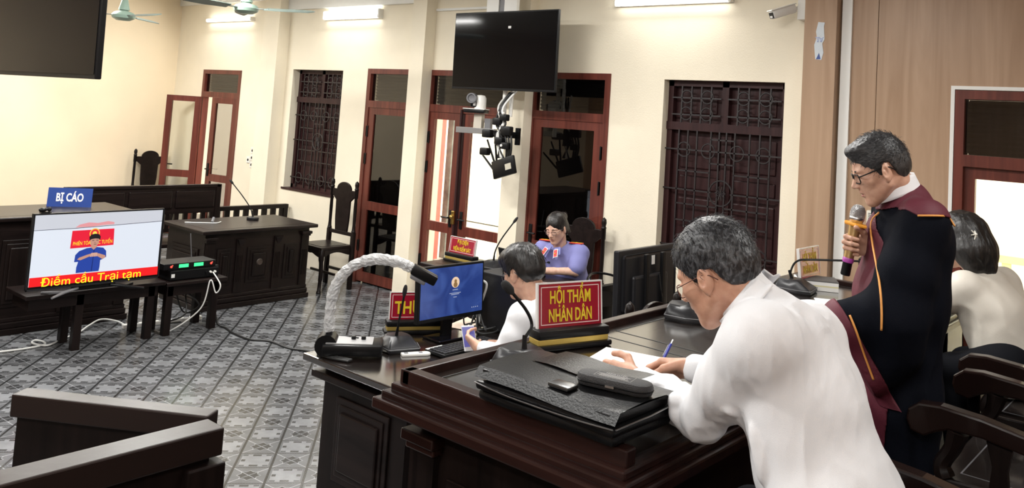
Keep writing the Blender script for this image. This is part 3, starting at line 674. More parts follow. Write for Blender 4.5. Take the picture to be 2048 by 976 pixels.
cable('black_cable', 'dark cable tangle hanging under the receiver table', [(-7.2, 3.75, .42), (-7.15, 3.8, .2), (-7.2, 3.9, .12), (-7.1, 3.95, .2), (-7.15, 3.85, .3), (-7.05, 3.8, .15), (-7.2, 3.7, .06), (-7.3, 3.9, .02)], .007, CABLEB)
t = thing('power_strip', 'white power strip lying on the floor under the tables', 'power strip', (-7.40, 3.75, 0), PI / 2 - .10)
MB().box(-.30, .38, -.025, .025, 0, .035, bev=.005).build('strip_body', WHITEP, t)
for k in range(5): MB().box(-.22 + k * .11, -.17 + k * .11, -.018, .018, .034, .037).build('socket', GREYP, t)
tag(MB().box(-6.62, -6.30, 2.02, 2.07, 0, .05, bev=.01).build('cable_duct', WHITEP), 'short white cable duct on the floor at the picture edge', 'cable duct')

# ---------------------------------------------------------------- gooseneck microphones
def gooseneck(label, loc, rz, path, base='wedge', tag_paper=False, rb=.012):
    """rz turns the base; the neck path is given in room directions from loc"""
    t = thing('gooseneck_microphone', label, 'microphone', loc, 0, 'gooseneck microphones')
    b = MB()
    if base == 'wedge':
        pts = [(-.085, -.10), (.085, -.10), (.105, .0), (.07, .095), (-.07, .095), (-.105, .0)]
        low = [b.b.verts.new((p[0], p[1], .0)) for p in pts]; mid = [b.b.verts.new((p[0], p[1], .022)) for p in pts]
        top = [b.b.verts.new((p[0] * .62, p[1] * .55 + .03, .066)) for p in pts]
        n = len(pts)
        for A, B in ((low, mid), (mid, top)):
            for k in range(n): b.b.faces.new((A[k], A[(k + 1) % n], B[(k + 1) % n], B[k]))
        b.b.faces.new(top); b.b.faces.new(low[::-1])
        bmesh.ops.bevel(b.b, geom=b.b.edges[:], offset=.006, segments=2, affect='EDGES')
        bmesh.ops.transform(b.b, matrix=Rz(rz), verts=b.b.verts); b.build('microphone_base', DARKGP, t, True)
        q = MB(); rim = [tuple(Rz(rz) @ Vector((p[0] * 1.005, p[1] * 1.005, .022))) for p in pts]; q.tube(rim, .0016, 5, closed=True); q.build('base_trim', GREYP, t)
    else:
        b.prism([(.075 * math.cos(2 * PI * k / 8 + .39), .06 * math.sin(2 * PI * k / 8 + .39)) for k in range(8)], 0, .03, bev=.008); b.build('microphone_base', DARKGP, t, True)
    z0 = .05 if base == 'wedge' else .025
    P_ = spline(path, 8); n = len(P_)
    MB().tube([(path[0][0], path[0][1], z0 - .01), path[0], tuple(Vector(path[0]) + (Vector(P_[2]) - Vector(P_[0])).normalized() * .05)], [.013, .010, .007], 10).build('neck_sleeve', BLACKP, t, True)
    MB().tube(P_, [.0058] * n, 8).build('gooseneck', BLACKP, t, True)
    e = Vector(P_[-1]); dv = (e - Vector(P_[-4])).normalized()
    MB().tube([e - dv * .012, e, e + dv * .008, e + dv * .03, e + dv * .046, e + dv * .052], [.006, rb * .8, rb, rb, rb * .7, .002], 12).build('microphone_head', mat('mic_foam', (.010, .010, .011), .8, bump=.4, bscale=400), t, True)
    if tag_paper: MB().box(-.03, .035, -.085, -.045, .040, .042, Rz(rz) @ Matrix.Rotation(.25, 4, 'X')).build('paper_label', PAPER, t)
    return t
gooseneck('gooseneck microphone alone on the carved desk near the wall chair', (-8.10, 5.02, .76), .6, [(-.03, .018, .03), (-.053, -.008, .118), (-.114, -.071, .235), (-.196, -.152, .365)], 'round')
t = thing('cable_scraps', 'loose bits of wire and a small plug on the carved desk top', 'wires', (-8.05, 4.50, .76))
MB().tube(spline([(-.1, -.2, .006), (0, -.05, .006), (.06, .05, .006), (.02, .12, .01)], 6), .005, 6).build('wire', CABLEW, t); MB().tube([(.03, .02, .012), (.0, .05, .05)], .014, 8).build('plug', GREYP, t, True)

# ---------------------------------------------------------------- prosecutor's desk
name_sign('name_sign', 'red plaque lettered ĐẠI DIỆN VIỆN KIỂM SÁT at the far desk', (-5.17, 5.22, .7565), 0, .30, .13, [('ĐẠI DIỆN', .13), ('VIỆN KIỂM SÁT', .21)], REDSIGN, YELLOWT, .045, bold=.0008)
gooseneck('gooseneck microphone beside the far red plaque', (-4.85, 5.27, .757), .1, [(-.005, .015, .055), (.008, .016, .147), (.05, .041, .254), (.126, .092, .394)])
t = thing('laptop', 'dark laptop open in front of the woman officer', 'laptop', (-4.52, 5.30, .757), math.radians(170))
MB().box(-.15, .15, -.10, .11, 0, .016, bev=.004).build('keyboard_deck', BLACKP, t); MB().box(-.15, .15, -.005, .005, 0, .20, T3(0, .112, .014) @ Matrix.Rotation(-.28, 4, 'X')).build('lid', BLACKP, t)
t = thing('tablet', 'tan cased tablet lying on the desk before the woman officer', 'tablet', (-4.22, 5.12, .757), .3)
MB().box(-.10, .10, -.06, .06, 0, .010, bev=.004).build('case', mat('tan_case', (.33, .24, .19), .5), t); MB().box(-.088, .088, -.05, .05, .0095, .0108).build('glass_face', mat('tablet_glass', (.16, .12, .10), .15), t)
t = thing('paper_sheets', 'loose white papers by the far gooseneck microphone', 'papers', (-4.66, 5.12, .7565), .2); MB().box(-.10, .10, -.06, .06, 0, .006).build('sheets', PAPER, t)
t = thing('water_bottle', 'small clear water bottle with blue band on the far desk', 'bottle', (-4.71, 5.40, .757)); MB().lathe([(.03, 0), (.032, .01), (.032, .1), (.02, .13), (.012, .135)], 14).build('bottle_body', mat('clear_plastic', (.8, .85, .88), .1, alpha=.45), t, True); MB().lathe([(.0328, .04), (.0328, .085)], 14).build('label_band', BLUESIGN, t, True); MB().lathe([(.014, .133), (.014, .15), (0, .151)], 12).build('cap', BLUESIGN, t, True)
t = thing('shoulder_bag', 'black leather bag hanging at the end of the far desk', 'bag', (-3.86, 5.50, .40), -.1)
MB().grid(lambda u, v: (.05 + .05 * math.sin(PI * u) - .02 * v, -.24 + .48 * u, .36 * (1 - v) + .03 * math.sin(PI * u) * (1 - v)), 14, 8).grid(lambda u, v: (-.02 + .0 * u, -.24 + .48 * u, .37 * (1 - v)), 8, 6).build('bag_body', LEATHER, t, True); MB().grid(lambda u, v: (.02 + .10 * v + .02 * math.sin(PI * u), -.25 + .5 * u, .385 - .14 * v * v), 14, 6).build('flap', LEATHER, t, True)
MB().tube(spline([(.02, -.2, .36), (-.05, -.15, .42), (-.12, 0, .44), (-.05, .15, .42), (.02, .2, .36)], 6), .01, 8).build('strap', LEATHER, t, True)

# ---------------------------------------------------------------- hanging screens and bracket gear
def hung_tv(label, c, rz, tilt, w, h):
    t = thing('hanging_television', label, 'television', c, rz, 'black screens hung from the ceiling')
    R = Matrix.Rotation(tilt, 4, 'X')
    MB().box(-w / 2, w / 2, 0, .030, -h / 2, h / 2, R, bev=.006).box(-w * .3, w * .3, .04, .08, -h * .3, h * .2, R, bev=.02).build('housing', BLACKP, t)
    MB().box(-w / 2 + .012, w / 2 - .012, -.003, .0, -h / 2 + .022, h / 2 - .012, R).build('screen', BLACKG, t)
    MB().box(w * .06 - .018, w * .06 + .018, -.005, -.003, h * .28, h * .31, R).build('small_sticker', PAPER, t)
    return t
t = hung_tv('black wall screen hanging above the webcam bracket by the double door', (-5.45, 5.86, 2.64), 0, .02, 1.33, .755)
for x in (-.335, -.10): MB().box(x, x + .16, .09, .13, -.30, CEIL - 2.64).build('hanging_pole', WHITEP, t)
MB().box(-.17, -.105, .10, .12, .3, CEIL - 2.64).build('slotted_rail', GREYP, t)
MB().tube([(-.02, .10, -.3), (-.02, .10, -.80)], .022, 8).tube([(.06, .11, -.3), (.055, .11, -.62)], .018, 8).build('lower_pole', WHITEP, t)
t = hung_tv('black hanging screen cut by the picture edge, nearest the camera', (-4.79, 1.64, 2.50), .0, .02, 1.46, .83)
MB().box(-.08, .08, .06, .10, -.1, CEIL - 2.50).build('hanging_pole', WHITEP, t)

t = thing('conference_camera', 'small white robotic camera on a bracket under the wall screen', 'camera', (-5.68, 5.80, 2.02), math.radians(25))
MB().box(-.11, .10, -.07, .08, .015, .05, bev=.008).build('camera_base', BLACKP, t, True); MB().box(-.115, .105, -.075, .085, .05, .058, bev=.003).build('base_lid', WHITEP, t)
MB().lathe([(.055, .058), (.055, .16), (.04, .185), (0, .19)], 20, T3(.035, 0, 0)).build('camera_yoke', WHITEP, t, True)
MB().box(-.05, .03, -.05, .045, .07, .16, bev=.01).build('camera_body', BLACKP, t, True)
MB().lathe([(.045, 0), (.048, .02), (.048, .075), (.036, .075), (.03, .06), (0, .055)], 20, T3(-.025, -.03, .155) @ Matrix.Rotation(PI / 2, 4, 'X')).build('lens_barrel', GREYP, t, True)
MB().box(-.02, .005, -.054, -.05, .085, .12).build('sticker', PAPER, t)
t = thing('camera_bracket', 'grey metal bracket shelf holding the robotic camera', 'bracket', (-5.65, 5.84, 1.82), math.radians(20))
MB().box(-.24, .16, -.04, .04, .02, .075, bev=.003).build('bracket_arm', mat('galvanised', (.36, .36, .36), .35, metal=.7), t); MB().box(-.06, .02, -.035, .035, .075, .21).build('bracket_block', mat('cardboard', (.55, .5, .42), .7), t); MB().box(.05, .11, -.03, .03, .075, .17).build('adapter', GREYP, t)
MB().box(.12, .40, .0, .03, .0, .06).box(.36, .40, .0, .04, -.06, .10).build('pole_clamp', BLACKP, t)
t = thing('wifi_router', 'black router with three antennas hanging askew by its cables', 'router', (-5.33, 5.86, 1.55), math.radians(-5))
Rr = Matrix.Rotation(math.radians(-17), 4, 'Y')
MB().box(-.15, .15, -.02, .015, -.085, .085, Rr, bev=.010).build('router_body', BLACKP, t, True)
MB().box(.035, .115, -.0225, -.0195, -.035, .02, Rr).build('router_label', mat('buff_label', (.50, .47, .38), .5), t)
for a, b_ in (((-.13, .02), (-.25, .24)), ((-.15, -.03), (-.34, .12)), ((-.11, .05), (-.155, .33))):
    MB().tube([(a[0], .0, a[1]), (b_[0], -.01, b_[1])], [.011, .009], 8).build('antenna', BLACKP, t, True)
t = thing('cable_bundle', 'tangle of black and white cables and adapters below the wall screen', 'cables', (-5.40, 5.90, 2.25))
for k, (dx, dz, m) in enumerate(((0, 0, CABLEB), (.05, 0, CABLEB), (-.06, -.05, CABLEW), (.09, .02, CABLEW), (.02, 0, CABLEB))):
    MB().tube(spline([(dx, 0.045, dz + .0), (dx * .4 - .03, -.04, -.15), (-.05 + .03 * k, -.06, -.3), (.04 - .02 * k, -.07, -.42), (-.02 + .02 * k, -.04, -.62)], 8), .010, 6).build('cable_run', m, t, 'all')
for x, z, s in ((-.14, -.40, .055), (-.02, -.28, .05), (.10, -.36, .06), (.06, -.24, .045), (.02, -.46, .05), (-.16, -.57, .05), (.10, -.5, .045)):
    MB().box(x - s, x + s, -.10, -.04, z - s * .7, z + s * .7, T3(0, 0, 0), bev=.012).build('adapter', BLACKP, t, True)
for k in range(3): MB().tube(spline([(.05 + .04 * k, -.05, -.35), (.10 + .03 * k, -.06, -.5), (.09 + .02 * k, -.04, -.68)], 6), .011, 6).build('cable_run', CABLEB, t, 'all')
for z in (-.2, -.31, -.5): MB().ball((.07, -.10, z), .014).build('white_clip', WHITEP, t, True)

# security camera, wall boxes, sticker
t = thing('security_camera', 'white bullet security camera on the wall beside the oak pillar', 'camera', (-2.74, 6.26, 2.99), 0)
Mx = T3(-.03, -.06, .0) @ Rz(math.radians(55)) @ Matrix.Rotation(math.radians(-20), 4, 'Y')
MB().box(-.15, .06, -.036, .036, -.034, .034, Mx, bev=.014).build('camera_body', WHITEP, t, True)
MB().box(-.16, .065, -.040, .040, .030, .040, Mx, bev=.004).build('sun_hood', WHITEP, t)
MB().box(-.153, -.149, -.028, .028, -.026, .020, Mx).build('lens_window', BLACKP, t); MB().box(-.156, -.152, -.016, .016, -.022, -.006, Mx).build('lamp_window', WHITET, t)
MB().tube([(0.0, -.03, .0), (.04, .0, .04), (.06, .05, .05)], .012, 8).build('mount_arm', WHITEP, t, True)
MB().box(.03, .10, -.02, .076, -.07, .16, bev=.004).build('junction_box', WHITEP, t)
t = thing('torn_sticker', 'torn pale sticker high on the oak pillar', 'sticker', (-2.515, 6.218, 2.76))
MB().prism([(-.028, -.15), (.02, -.155), (.034, -.1), (.022, -.03), (.038, .0), (.03, .1), (.036, .13), (-.015, .135), (-.03, .06), (-.022, .02), (-.04, -.04)], -.001, .001, F).build('sticker_paper', mat('pale_blue_paper', (.66, .72, .78), .6), t)
text('lettering', 'AL', .055, BLUESIGN, t, T3(.0, -.002, .0) @ F @ Rz(PI), bold=.001); MB().poly([(-.022, -.0015, -.15), (.015, -.0015, -.15), (.0, -.0015, -.10)]).build('blue_mark', BLUESIGN, t)
for i, (x, z) in enumerate(((-2.09, 1.43), (-1.98, 1.43), (-2.09, 1.22), (-1.98, 1.22))):
    t = thing('fan_regulator', ('cream dial box in the upper pair on the oak wall', 'cream dial box in the upper pair on the oak wall', 'cream dial box in the lower pair on the oak wall', 'cream dial box in the lower pair on the oak wall')[i], 'fan regulator', (x, WY - .022, z), 0, ('upper dial boxes', 'lower dial boxes')[i // 2])
    MB().box(-.05, .05, -.04, 0, -.09, .09, bev=.008).build('box_body', mat('ivory_plastic', (.72, .70, .60), .4), t, True)
    MB().lathe([(.028, 0), (.026, .016), (0, .018)], 18, T3(0, -.04, -.03) @ Matrix.Rotation(PI / 2, 4, 'X')).build('dial', GREYP, t, True)
    g = MB()
    for k in range(4): g.box(-.035, .035, -.042, -.040, .03 + k * .012, .036 + k * .012)
    g.build('vent_slats', GREYP, t)
for i, (x, z) in enumerate(((-10.36, 1.33), (-10.36, 1.235), (-10.36, 1.14), (-10.45, 1.20), (-10.28, 1.28))):
    t = thing('wall_socket', 'small white wall socket in the cluster beside the narrow door', 'socket', (x, WY, z), 0, 'wall sockets in a cluster')
    MB().box(-.04, .04, -.012, 0, -.042, .042, bev=.004).build('socket_plate', WHITEP, t); MB().lathe([(.017, 0), (.017, .004)], 12, T3(0, -.011, 0) @ Matrix.Rotation(PI / 2, 4, 'X')).build('socket_hole', BLACKP, t)

# ---------------------------------------------------------------- clerk's desk (main floor, in front of the bench)
CZ = .78
t = thing('clerk_desk', 'plain dark desk with the visualizer and computer, in front of the bench', 'desk', (-3.3, 3.5, 0))
wpart(MB().box(-3.68, -2.95, 2.63, 4.35, CZ - .035, CZ, bev=.006), 'desk_top', BENCHTOP, t)
b = MB().box(-3.60, -2.97, 2.72, 4.28, .10, CZ - .035); wpart(b, 'carcass', DARKZ, t)
wpart(MB().box(-3.64, -2.96, 2.66, 4.32, CZ - .11, CZ - .075, bev=.006), 'top_moulding', DARK, t)
wpart(MB().box(-3.63, -2.96, 2.69, 4.3, 0, .10, bev=.01), 'plinth', DARK, t)
q = MB(); panel_front(q, -.20, .20, .2, .60); bmesh.ops.transform(q.b, matrix=T3(-3.28, 2.72, 0), verts=q.b.verts); wpart(q, 'end_panel', DARKX, t)
# visualizer
t = thing('document_camera', 'black visualizer with a bubble-wrapped bent arm on the clerk desk', 'document camera', (-3.50, 2.80, CZ), math.radians(48))
MB().box(-.15, .15, -.085, .085, .012, .07, bev=.014).build('camera_base', BLACKP, t, True)
MB().box(-.13, .10, -.07, .07, .069, .074).build('control_plate', mat('silver_plate', (.42, .42, .43), .35, metal=.4), t)
for x in (.0, .05): MB().lathe([(.012, 0), (.012, .016), (0, .017)], 12, T3(x, .02, .073)).build('button', BLACKP, t, True)
MB().tube([(-.13, -.06, .055), (-.13, .06, .055)], .055, 16).build('arm_joint', BLACKP, t, True)
ARM = spline([(-.12, -.02, .09), (-.125, -.02, .20), (-.11, -.02, .34), (-.04, -.02, .44), (.07, -.02, .485), (.20, -.02, .475), (.28, -.02, .44)], 8)
n = len(ARM); random.seed(3)
MB().tube(ARM, .017, 10).build('arm', DARKGP, t, True)
wr = MB().tube(ARM[3:-2], [.026 + random.uniform(-.003, .004) for _ in ARM[3:-2]], 22)
for v in wr.b.verts: v.co += Vector((random.uniform(-1, 1), random.uniform(-1, 1), random.uniform(-1, 1))) * .0028
wr.build('bubble_wrap', mat('bubble_wrap', (.80, .81, .82), .15, alpha=.66, bump=1.0, bscale=90), t)
Mh = T3(.325, -.02, .415) @ Matrix.Rotation(.45, 4, 'Y')
MB().box(-.065, .075, -.035, .035, -.02, .03, Mh, bev=.008).build('camera_head', BLACKP, t, True); MB().box(-.055, .03, -.03, .03, -.04, -.02, Mh, bev=.006).build('lamp_bar', GREYP, t, True)
cb_ = [(-3.60, 2.80, CZ + .03), (-3.66, 2.77, CZ + .06), (-3.60, 2.70, CZ + .05), (-3.50, 2.67, CZ + .012), (-3.38, 2.72, CZ + .012)]
for k in range(3):
    cable('black_cable', 'black cable coiled beside the visualizer on the clerk desk', [(-3.53 + .01 * k, 2.84, CZ + .05 + .012 * k), (-3.60 - .006 * k, 2.80, CZ + .045 + .012 * k), (-3.645 + .012 * k, 2.72 - .002 * k, CZ + .02 + .01 * k), (-3.60 + .015 * k, 2.665 + .004 * k, CZ + .008 + .003 * k), (-3.50, 2.665 + .012 * k, CZ + .008 + .002 * k), (-3.40, 2.70 + .01 * k, CZ + .008 + .002 * k)], .006, CABLEB)['group'] = 'coiled visualizer cables'
gooseneck('gooseneck microphone behind the visualizer on the clerk desk', (-3.45, 3.06, CZ), 1.2, [(-.015, -.006, .06), (.02, -.025, .153), (.032, -.022, .232), (.040, -.021, .29)], tag_paper=True)
t = thing('voice_recorder', 'small white voice recorder lying by the keyboard', 'recorder', (-3.30, 3.05, CZ), math.radians(62))
MB().prism([(-.075, -.019), (.06, -.023), (.075, -.012), (.075, .012), (.06, .023), (-.075, .019)], 0, .014, bev=.004).build('recorder_body', WHITEP, t, True); MB().box(-.062, -.04, -.013, .013, .0135, .0146).build('grille', GREYP, t); MB().box(.015, .035, -.013, .013, .0135, .0146).build('display', GREYP, t)
name_sign('name_sign', 'red plaque half hidden by the monitor, one yellow T showing', (-3.63, 3.35, CZ + .001), math.radians(58), .32, .145, [('THƯ KÝ', .27)], REDSIGN, YELLOWT, .095, bold=.002)
mt = thing('computer_monitor', 'computer monitor with blue lock screen on the clerk desk', 'monitor', (-3.43, 3.42, CZ), math.radians(88))
R = T3(0, 0, .105) @ Matrix.Rotation(-.06, 4, 'X')
MB().box(-.245, .245, 0, .035, 0, .30, R, bev=.004).box(-.15, .15, .03, .055, .05, .25, R, bev=.01).build('housing', BLACKP, mt)
def blue_screen():
    m = bpy.data.materials.new('lock_screen_blue'); m.use_nodes = True; nt = m.node_tree; b = nt.nodes['Principled BSDF']
    tc = nt.nodes.new('ShaderNodeTexCoord'); n = nt.nodes.new('ShaderNodeTexNoise'); n.inputs['Scale'].default_value = 5; n.inputs['Distortion'].default_value = 1.5; nt.links.new(tc.outputs['Object'], n.inputs[0])
    r = nt.nodes.new('ShaderNodeValToRGB'); r.color_ramp.elements[0].position = .35; r.color_ramp.elements[1].position = .75; r.color_ramp.elements[0].color = (.012, .03, .16, 1); r.color_ramp.elements[1].color = (.05, .10, .33, 1)
    nt.links.new(n.outputs[0], r.inputs[0]); nt.links.new(r.outputs[0], b.inputs['Emission Color']); b.inputs['Emission Strength'].default_value = .9; b.inputs['Base Color'].default_value = (.01, .02, .06, 1); b.inputs['Roughness'].default_value = .25
    return m
sc_ = MB().box(-.232, .232, -.0015, 0, .022, .288, R).build('screen', blue_screen(), mt)
MB().lathe([(.030, 0), (.030, .0006)], 24, R @ T3(.02, -.0018, .20) @ F).build('account_badge', screen_mat('badge_cream', (.85, .62, .42), .8), sc_); MB().lathe([(.010, 0), (.010, .0004)], 14, R @ T3(.02, -.0026, .207) @ F).lathe([(.015, 0), (.015, .0004)], 14, R @ T3(.02, -.0026, .187) @ F).build('account_figure', screen_mat('badge_brown', (.35, .2, .08), .6), sc_)
for z, w_ in ((.158, .04), (.14, .085), (.133, .06), (.118, .025)): MB().box(.02 - w_ / 2, .02 + w_ / 2, -.0022, -.0016, z, z + .003, R).build('screen_text_line', screen_mat('screen_text', (.5, .55, .7), .7), sc_)
for k in range(4): MB().box(.15 + k * .015, .155 + k * .015, -.0022, -.0016, .045, .05, R).build('screen_icon', MATS['screen_text'], sc_)
MB().box(-.035, .035, .03, .05, .01, .2).build('stand_neck', BLACKP, mt); MB().box(-.13, .13, -.06, .09, 0.001, .014, bev=.006).build('stand_foot', BLACKG, mt)
t = thing('keyboard', 'black computer keyboard before the clerk', 'keyboard', (-3.23, 3.33, CZ), math.radians(90) - .35 + .35)
MB().box(-.215, .215, -.075, .075, .004, .022, bev=.005).build('keyboard_body', BLACKP, t); MB().box(-.215, -.10, .052, .07, .022, .0235).build('white_sticker', PAPER, t)
k_ = MB()
for r in range(5):
    for c in range(15): k_.box(-.205 + c * .0274, -.205 + c * .0274 + .022, -.066 + r * .024, -.066 + r * .024 + .019, .022, .029, bev=.002)
k_.build('keys', mat('key_black', (.02, .02, .021), .45), t)
t = thing('computer_mouse', 'black computer mouse under the clerk hand', 'mouse', (-3.06, 3.56, CZ), 1.4); MB().ball((0, 0, .012), (.055, .032, .024)).build('mouse_body', BLACKP, t, True)
t = thing('computer_tower', 'black computer tower standing on the clerk desk', 'computer', (-3.36, 3.82, CZ), 0)
MB().box(-.16, .16, -.10, .10, .008, .33, bev=.006).build('tower_case', mat('tower_black', (.008, .008, .010), .5), t); MB().box(.16, .166, -.08, .08, .04, .29).build('side_panel', MATS['tower_black'], t)
t = thing('paper_sheets', 'papers and cloth spread under the cables behind the monitor', 'papers', (-3.58, 3.70, CZ + .006), .3); MB().grid(lambda u, v: (-.07 + .14 * u, -.14 + .28 * v, .006 + .008 * math.sin(7 * u) * math.sin(5 * v)), 8, 8).build('sheets', mat('buff_paper', (.62, .50, .40), .7), t, True)
random.seed(11)
for k in range(6):
    p = [(-3.52 + random.uniform(-.05, .05), 3.62 + random.uniform(-.05, .1), CZ + .16), (-3.50, 3.68 + random.uniform(-.1, .1), CZ + .05), (-3.45 + random.uniform(-.12, .12), 3.72 + random.uniform(-.12, .05), CZ + .012 + .004 * k), (-3.40 + random.uniform(-.1, .1), 3.66 + random.uniform(-.1, .06), CZ + .012 + .004 * k), (-3.5, 3.70, CZ + .06 + .02 * k), (-3.52, 3.71, CZ + .2 + .03 * k)]
    cable('black_cable', 'black computer cable in the tangle beside the tower', p, .005, CABLEB)['group'] = 'computer cable tangle'
cable('white_cable', 'white plug cable hanging beside the computer tower', [(-3.50, 3.70, CZ + .28), (-3.46, 3.66, CZ + .29), (-3.44, 3.70, CZ + .26), (-3.49, 3.71, CZ + .12), (-3.50, 3.72, CZ + .03)], .007, CABLEW)
t = thing('shoulder_bag', 'tan bag under the clerk cables', 'bag', (0, 0, 0)) if False else None

# display seen from behind, beyond the judges' bench
t = thing('rear_monitor', 'large black display seen from behind under the right-hand barred window' if False else 'large black display seen from behind beside the barred window', 'monitor', (-2.95, 4.66, 0), math.radians(-90))
R = T3(0, 0, .83) @ Matrix.Rotation(.03, 4, 'X')
MB().box(-.34, .34, -.02, .02, 0, .43, R, bev=.008).box(-.30, .30, .015, .035, .05, .40, R, bev=.02).box(-.17, .22, .03, .06, .04, .27, R, bev=.015).build('housing', DARKGP, t)
for x in (-.09, .10): MB().box(x - .02, x + .02, .055, .08, .02, .40, R, bev=.006).build('mount_rail', BLACKP, t)
MB().box(-.33, .33, -.024, -.02, .01, .42, R).build('screen', BLACKG, t); MB().box(.0, .035, .061, .063, .33, .385, R).build('white_label', PAPER, t)
MB().tube(spline([(-.02, .08, 1.1), (-.03, .09, 1.0), (-.06, .085, .95), (-.07, .09, .85)], 6), .004, 6).build('cable_run', CABLEB, t)
MB().box(-.03, .03, .0, .05, .05, .9).box(-.25, .25, -.18, .18, 0, .04, bev=.01).build('floor_stand', BLACKP, t)

# ---------------------------------------------------------------- judges' bench on the dais
TZ2 = 1.19
t = thing('judges_bench', 'long dark judges bench with a raised rim and stepped mouldings', 'bench', (-1.65, 3.4, .42))
X0, X1, Y0, Y1 = -2.10, -1.215, 1.86, 4.98
wpart(MB().box(X0 + .03, X1 - .01, Y0 + .03, Y1 - .03, TZ2 - .03, TZ2), 'bench_top', BENCHTOP, t)
p = MB()
for a, b_ in ((Y0 + .09, 2.845), (2.945, 3.95), (4.05, 4.9)):   # inlaid panels
    for c in ((X0 + .10, X1 - .10, a, a + .005), (X0 + .10, X1 - .10, b_ - .005, b_), (X0 + .10, X0 + .105, a, b_), (X1 - .105, X1 - .10, a, b_)): p.box(c[0], c[1], c[2], c[3], TZ2 + .0002, TZ2 + .0012)
wpart(p, 'inlay_line', mat('inlay_black', (.002, .002, .002), .5), t)
r_ = MB(); r_.box(X0 + .01, X0 + .055, Y0 + .01, Y1 - .01, TZ2 - .02, TZ2 + .026, bev=.005).box(X0 + .02, X1 - .0, Y0 + .01, Y0 + .055, TZ2 - .02, TZ2 + .026, bev=.005).box(X0 + .02, X1, Y1 - .055, Y1 - .01, TZ2 - .02, TZ2 + .026, bev=.005)
wpart(r_, 'raised_rim', BENCHTRIM, t)
m_ = MB()
for k, (o_, za, zb) in enumerate(((0.01, -.045, -.018), (.03, -.068, -.042), (.05, -.10, -.064))): m_.box(X0 - o_, X1 + o_ * .9, Y0 - o_, Y1 + o_, TZ2 + za, TZ2 + zb, bev=.007)
m_.box(X0 + .0, X1 + .0, Y0 + .0, Y1, TZ2 - .125, TZ2 - .098, bev=.006)
wpart(m_, 'edge_moulding', BENCHTRIM, t)
wpart(MB().box(X0 + .06, X1 - .10, Y0 + .07, Y1 - .07, .42, TZ2 - .12), 'carcass', DARKZ, t)
wpart(MB().box(X0 + .03, X1 - .07, Y0 + .04, Y1 - .04, .42, .52, bev=.01), 'plinth', DARKX, t)
for x in (X0 + .10, X1 - .16):
    wpart(MB().box(x - .055, x + .055, Y0 + .045, Y0 + .08, .52, TZ2 - .19), 'pilaster', DARKZ, t)
    wpart(MB().box(x - .075, x + .075, Y0 + .015, Y0 + .08, TZ2 - .19, TZ2 - .155, bev=.006).box(x - .065, x + .065, Y0 + .03, Y0 + .08, TZ2 - .215, TZ2 - .19, bev=.006), 'capital', BENCHTRIM, t)
q = MB(); panel_front(q, -.22, .22, .56, TZ2 - .27); bmesh.ops.transform(q.b, matrix=T3(-1.68, Y0 + .07, 0), verts=q.b.verts); wpart(q, 'carved_panel', DARKX, t)
for k in range(4):
    q = MB(); panel_front(q, -.3, .3, .56, TZ2 - .27); bmesh.ops.transform(q.b, matrix=T3(X0 + .06, Y0 + .5 + k * .74, 0) @ Rz(-PI / 2), verts=q.b.verts); wpart(q, 'carved_panel', DARK, t)
# things on the bench
name_sign('name_sign', 'large red plaque lettered HỘI THẨM NHÂN DÂN before the clerk', (-1.975, 2.60, TZ2 + .001), math.radians(72), .285, .158, [('HỘI THẨM', .185), ('NHÂN DÂN', .195)], REDSIGN, YELLOWT, .066, bold=.0012)
name_sign('name_sign', 'faded red plaque lettered HỘI THẨM NHÂN DÂN farthest on the bench', (-1.90, 4.70, TZ2 + .0565), math.radians(90), .27, .158, [('HỘI THẨM', .185), ('NHÂN DÂN', .195)], mat('pink_sign', (.42, .06, .08), .25, coat=.4), YELLOWT, .06, bold=.001, base=False)
t = thing('file_stack', 'stack of papers and pale folders under the far red plaque', 'files', (-1.88, 4.70, TZ2 + .0015), .5)
for k, (c, h0, h1, m) in enumerate((((.70, .70, .68), 0, .022, None), ((.62, .58, .35), .022, .03, None), ((.75, .75, .74), .03, .048, None), ((.10, .10, .10), .048, .054, None))):
    MB().box(-.12 + .01 * k, .12, -.10, .10 - .01 * k, h0, h1).build('folder', mat('folder_%d' % k, c, .6), t)
gooseneck('gooseneck microphone nearest on the bench, before the standing plaque', (-1.90, 2.26, TZ2), math.radians(100), [(0, -.007, .06), (-.005, .0, .10), (-.013, .04, .134), (-.028, .023, .185), (-.048, -.04, .253)], rb=.016)
gooseneck('gooseneck microphone base under the writing man face', (-1.93, 3.40, TZ2), math.radians(115), [(0, .02, .06), (-.005, .03, .10), (.015, .05, .16), (.05, .08, .20)], tag_paper=True)
gooseneck('microphone with a flat bent neck by the file stack', (-1.90, 4.50, TZ2), math.radians(100), [(-.02, .0, .06), (-.03, .0, .10), (-.01, .03, .155), (.06, .08, .17), (.30, .28, .18)], tag_paper=True)
def sheet(label, x, y, z, rz, a=.105, b=.148, m=PAPER):
    t = thing('paper_sheet', label, 'paper', (x, y, z), rz); MB().box(-a, a, -b, b, 0, .0015).build('sheet', m, t); return t
sheet('white sheet lying under the writing man hands', -1.72, 2.58, TZ2 + .0012, .25, .12, .16)
sheet('white sheet on the bench before the robed man', -1.63, 4.36, TZ2 + .001, .5, .09, .1)
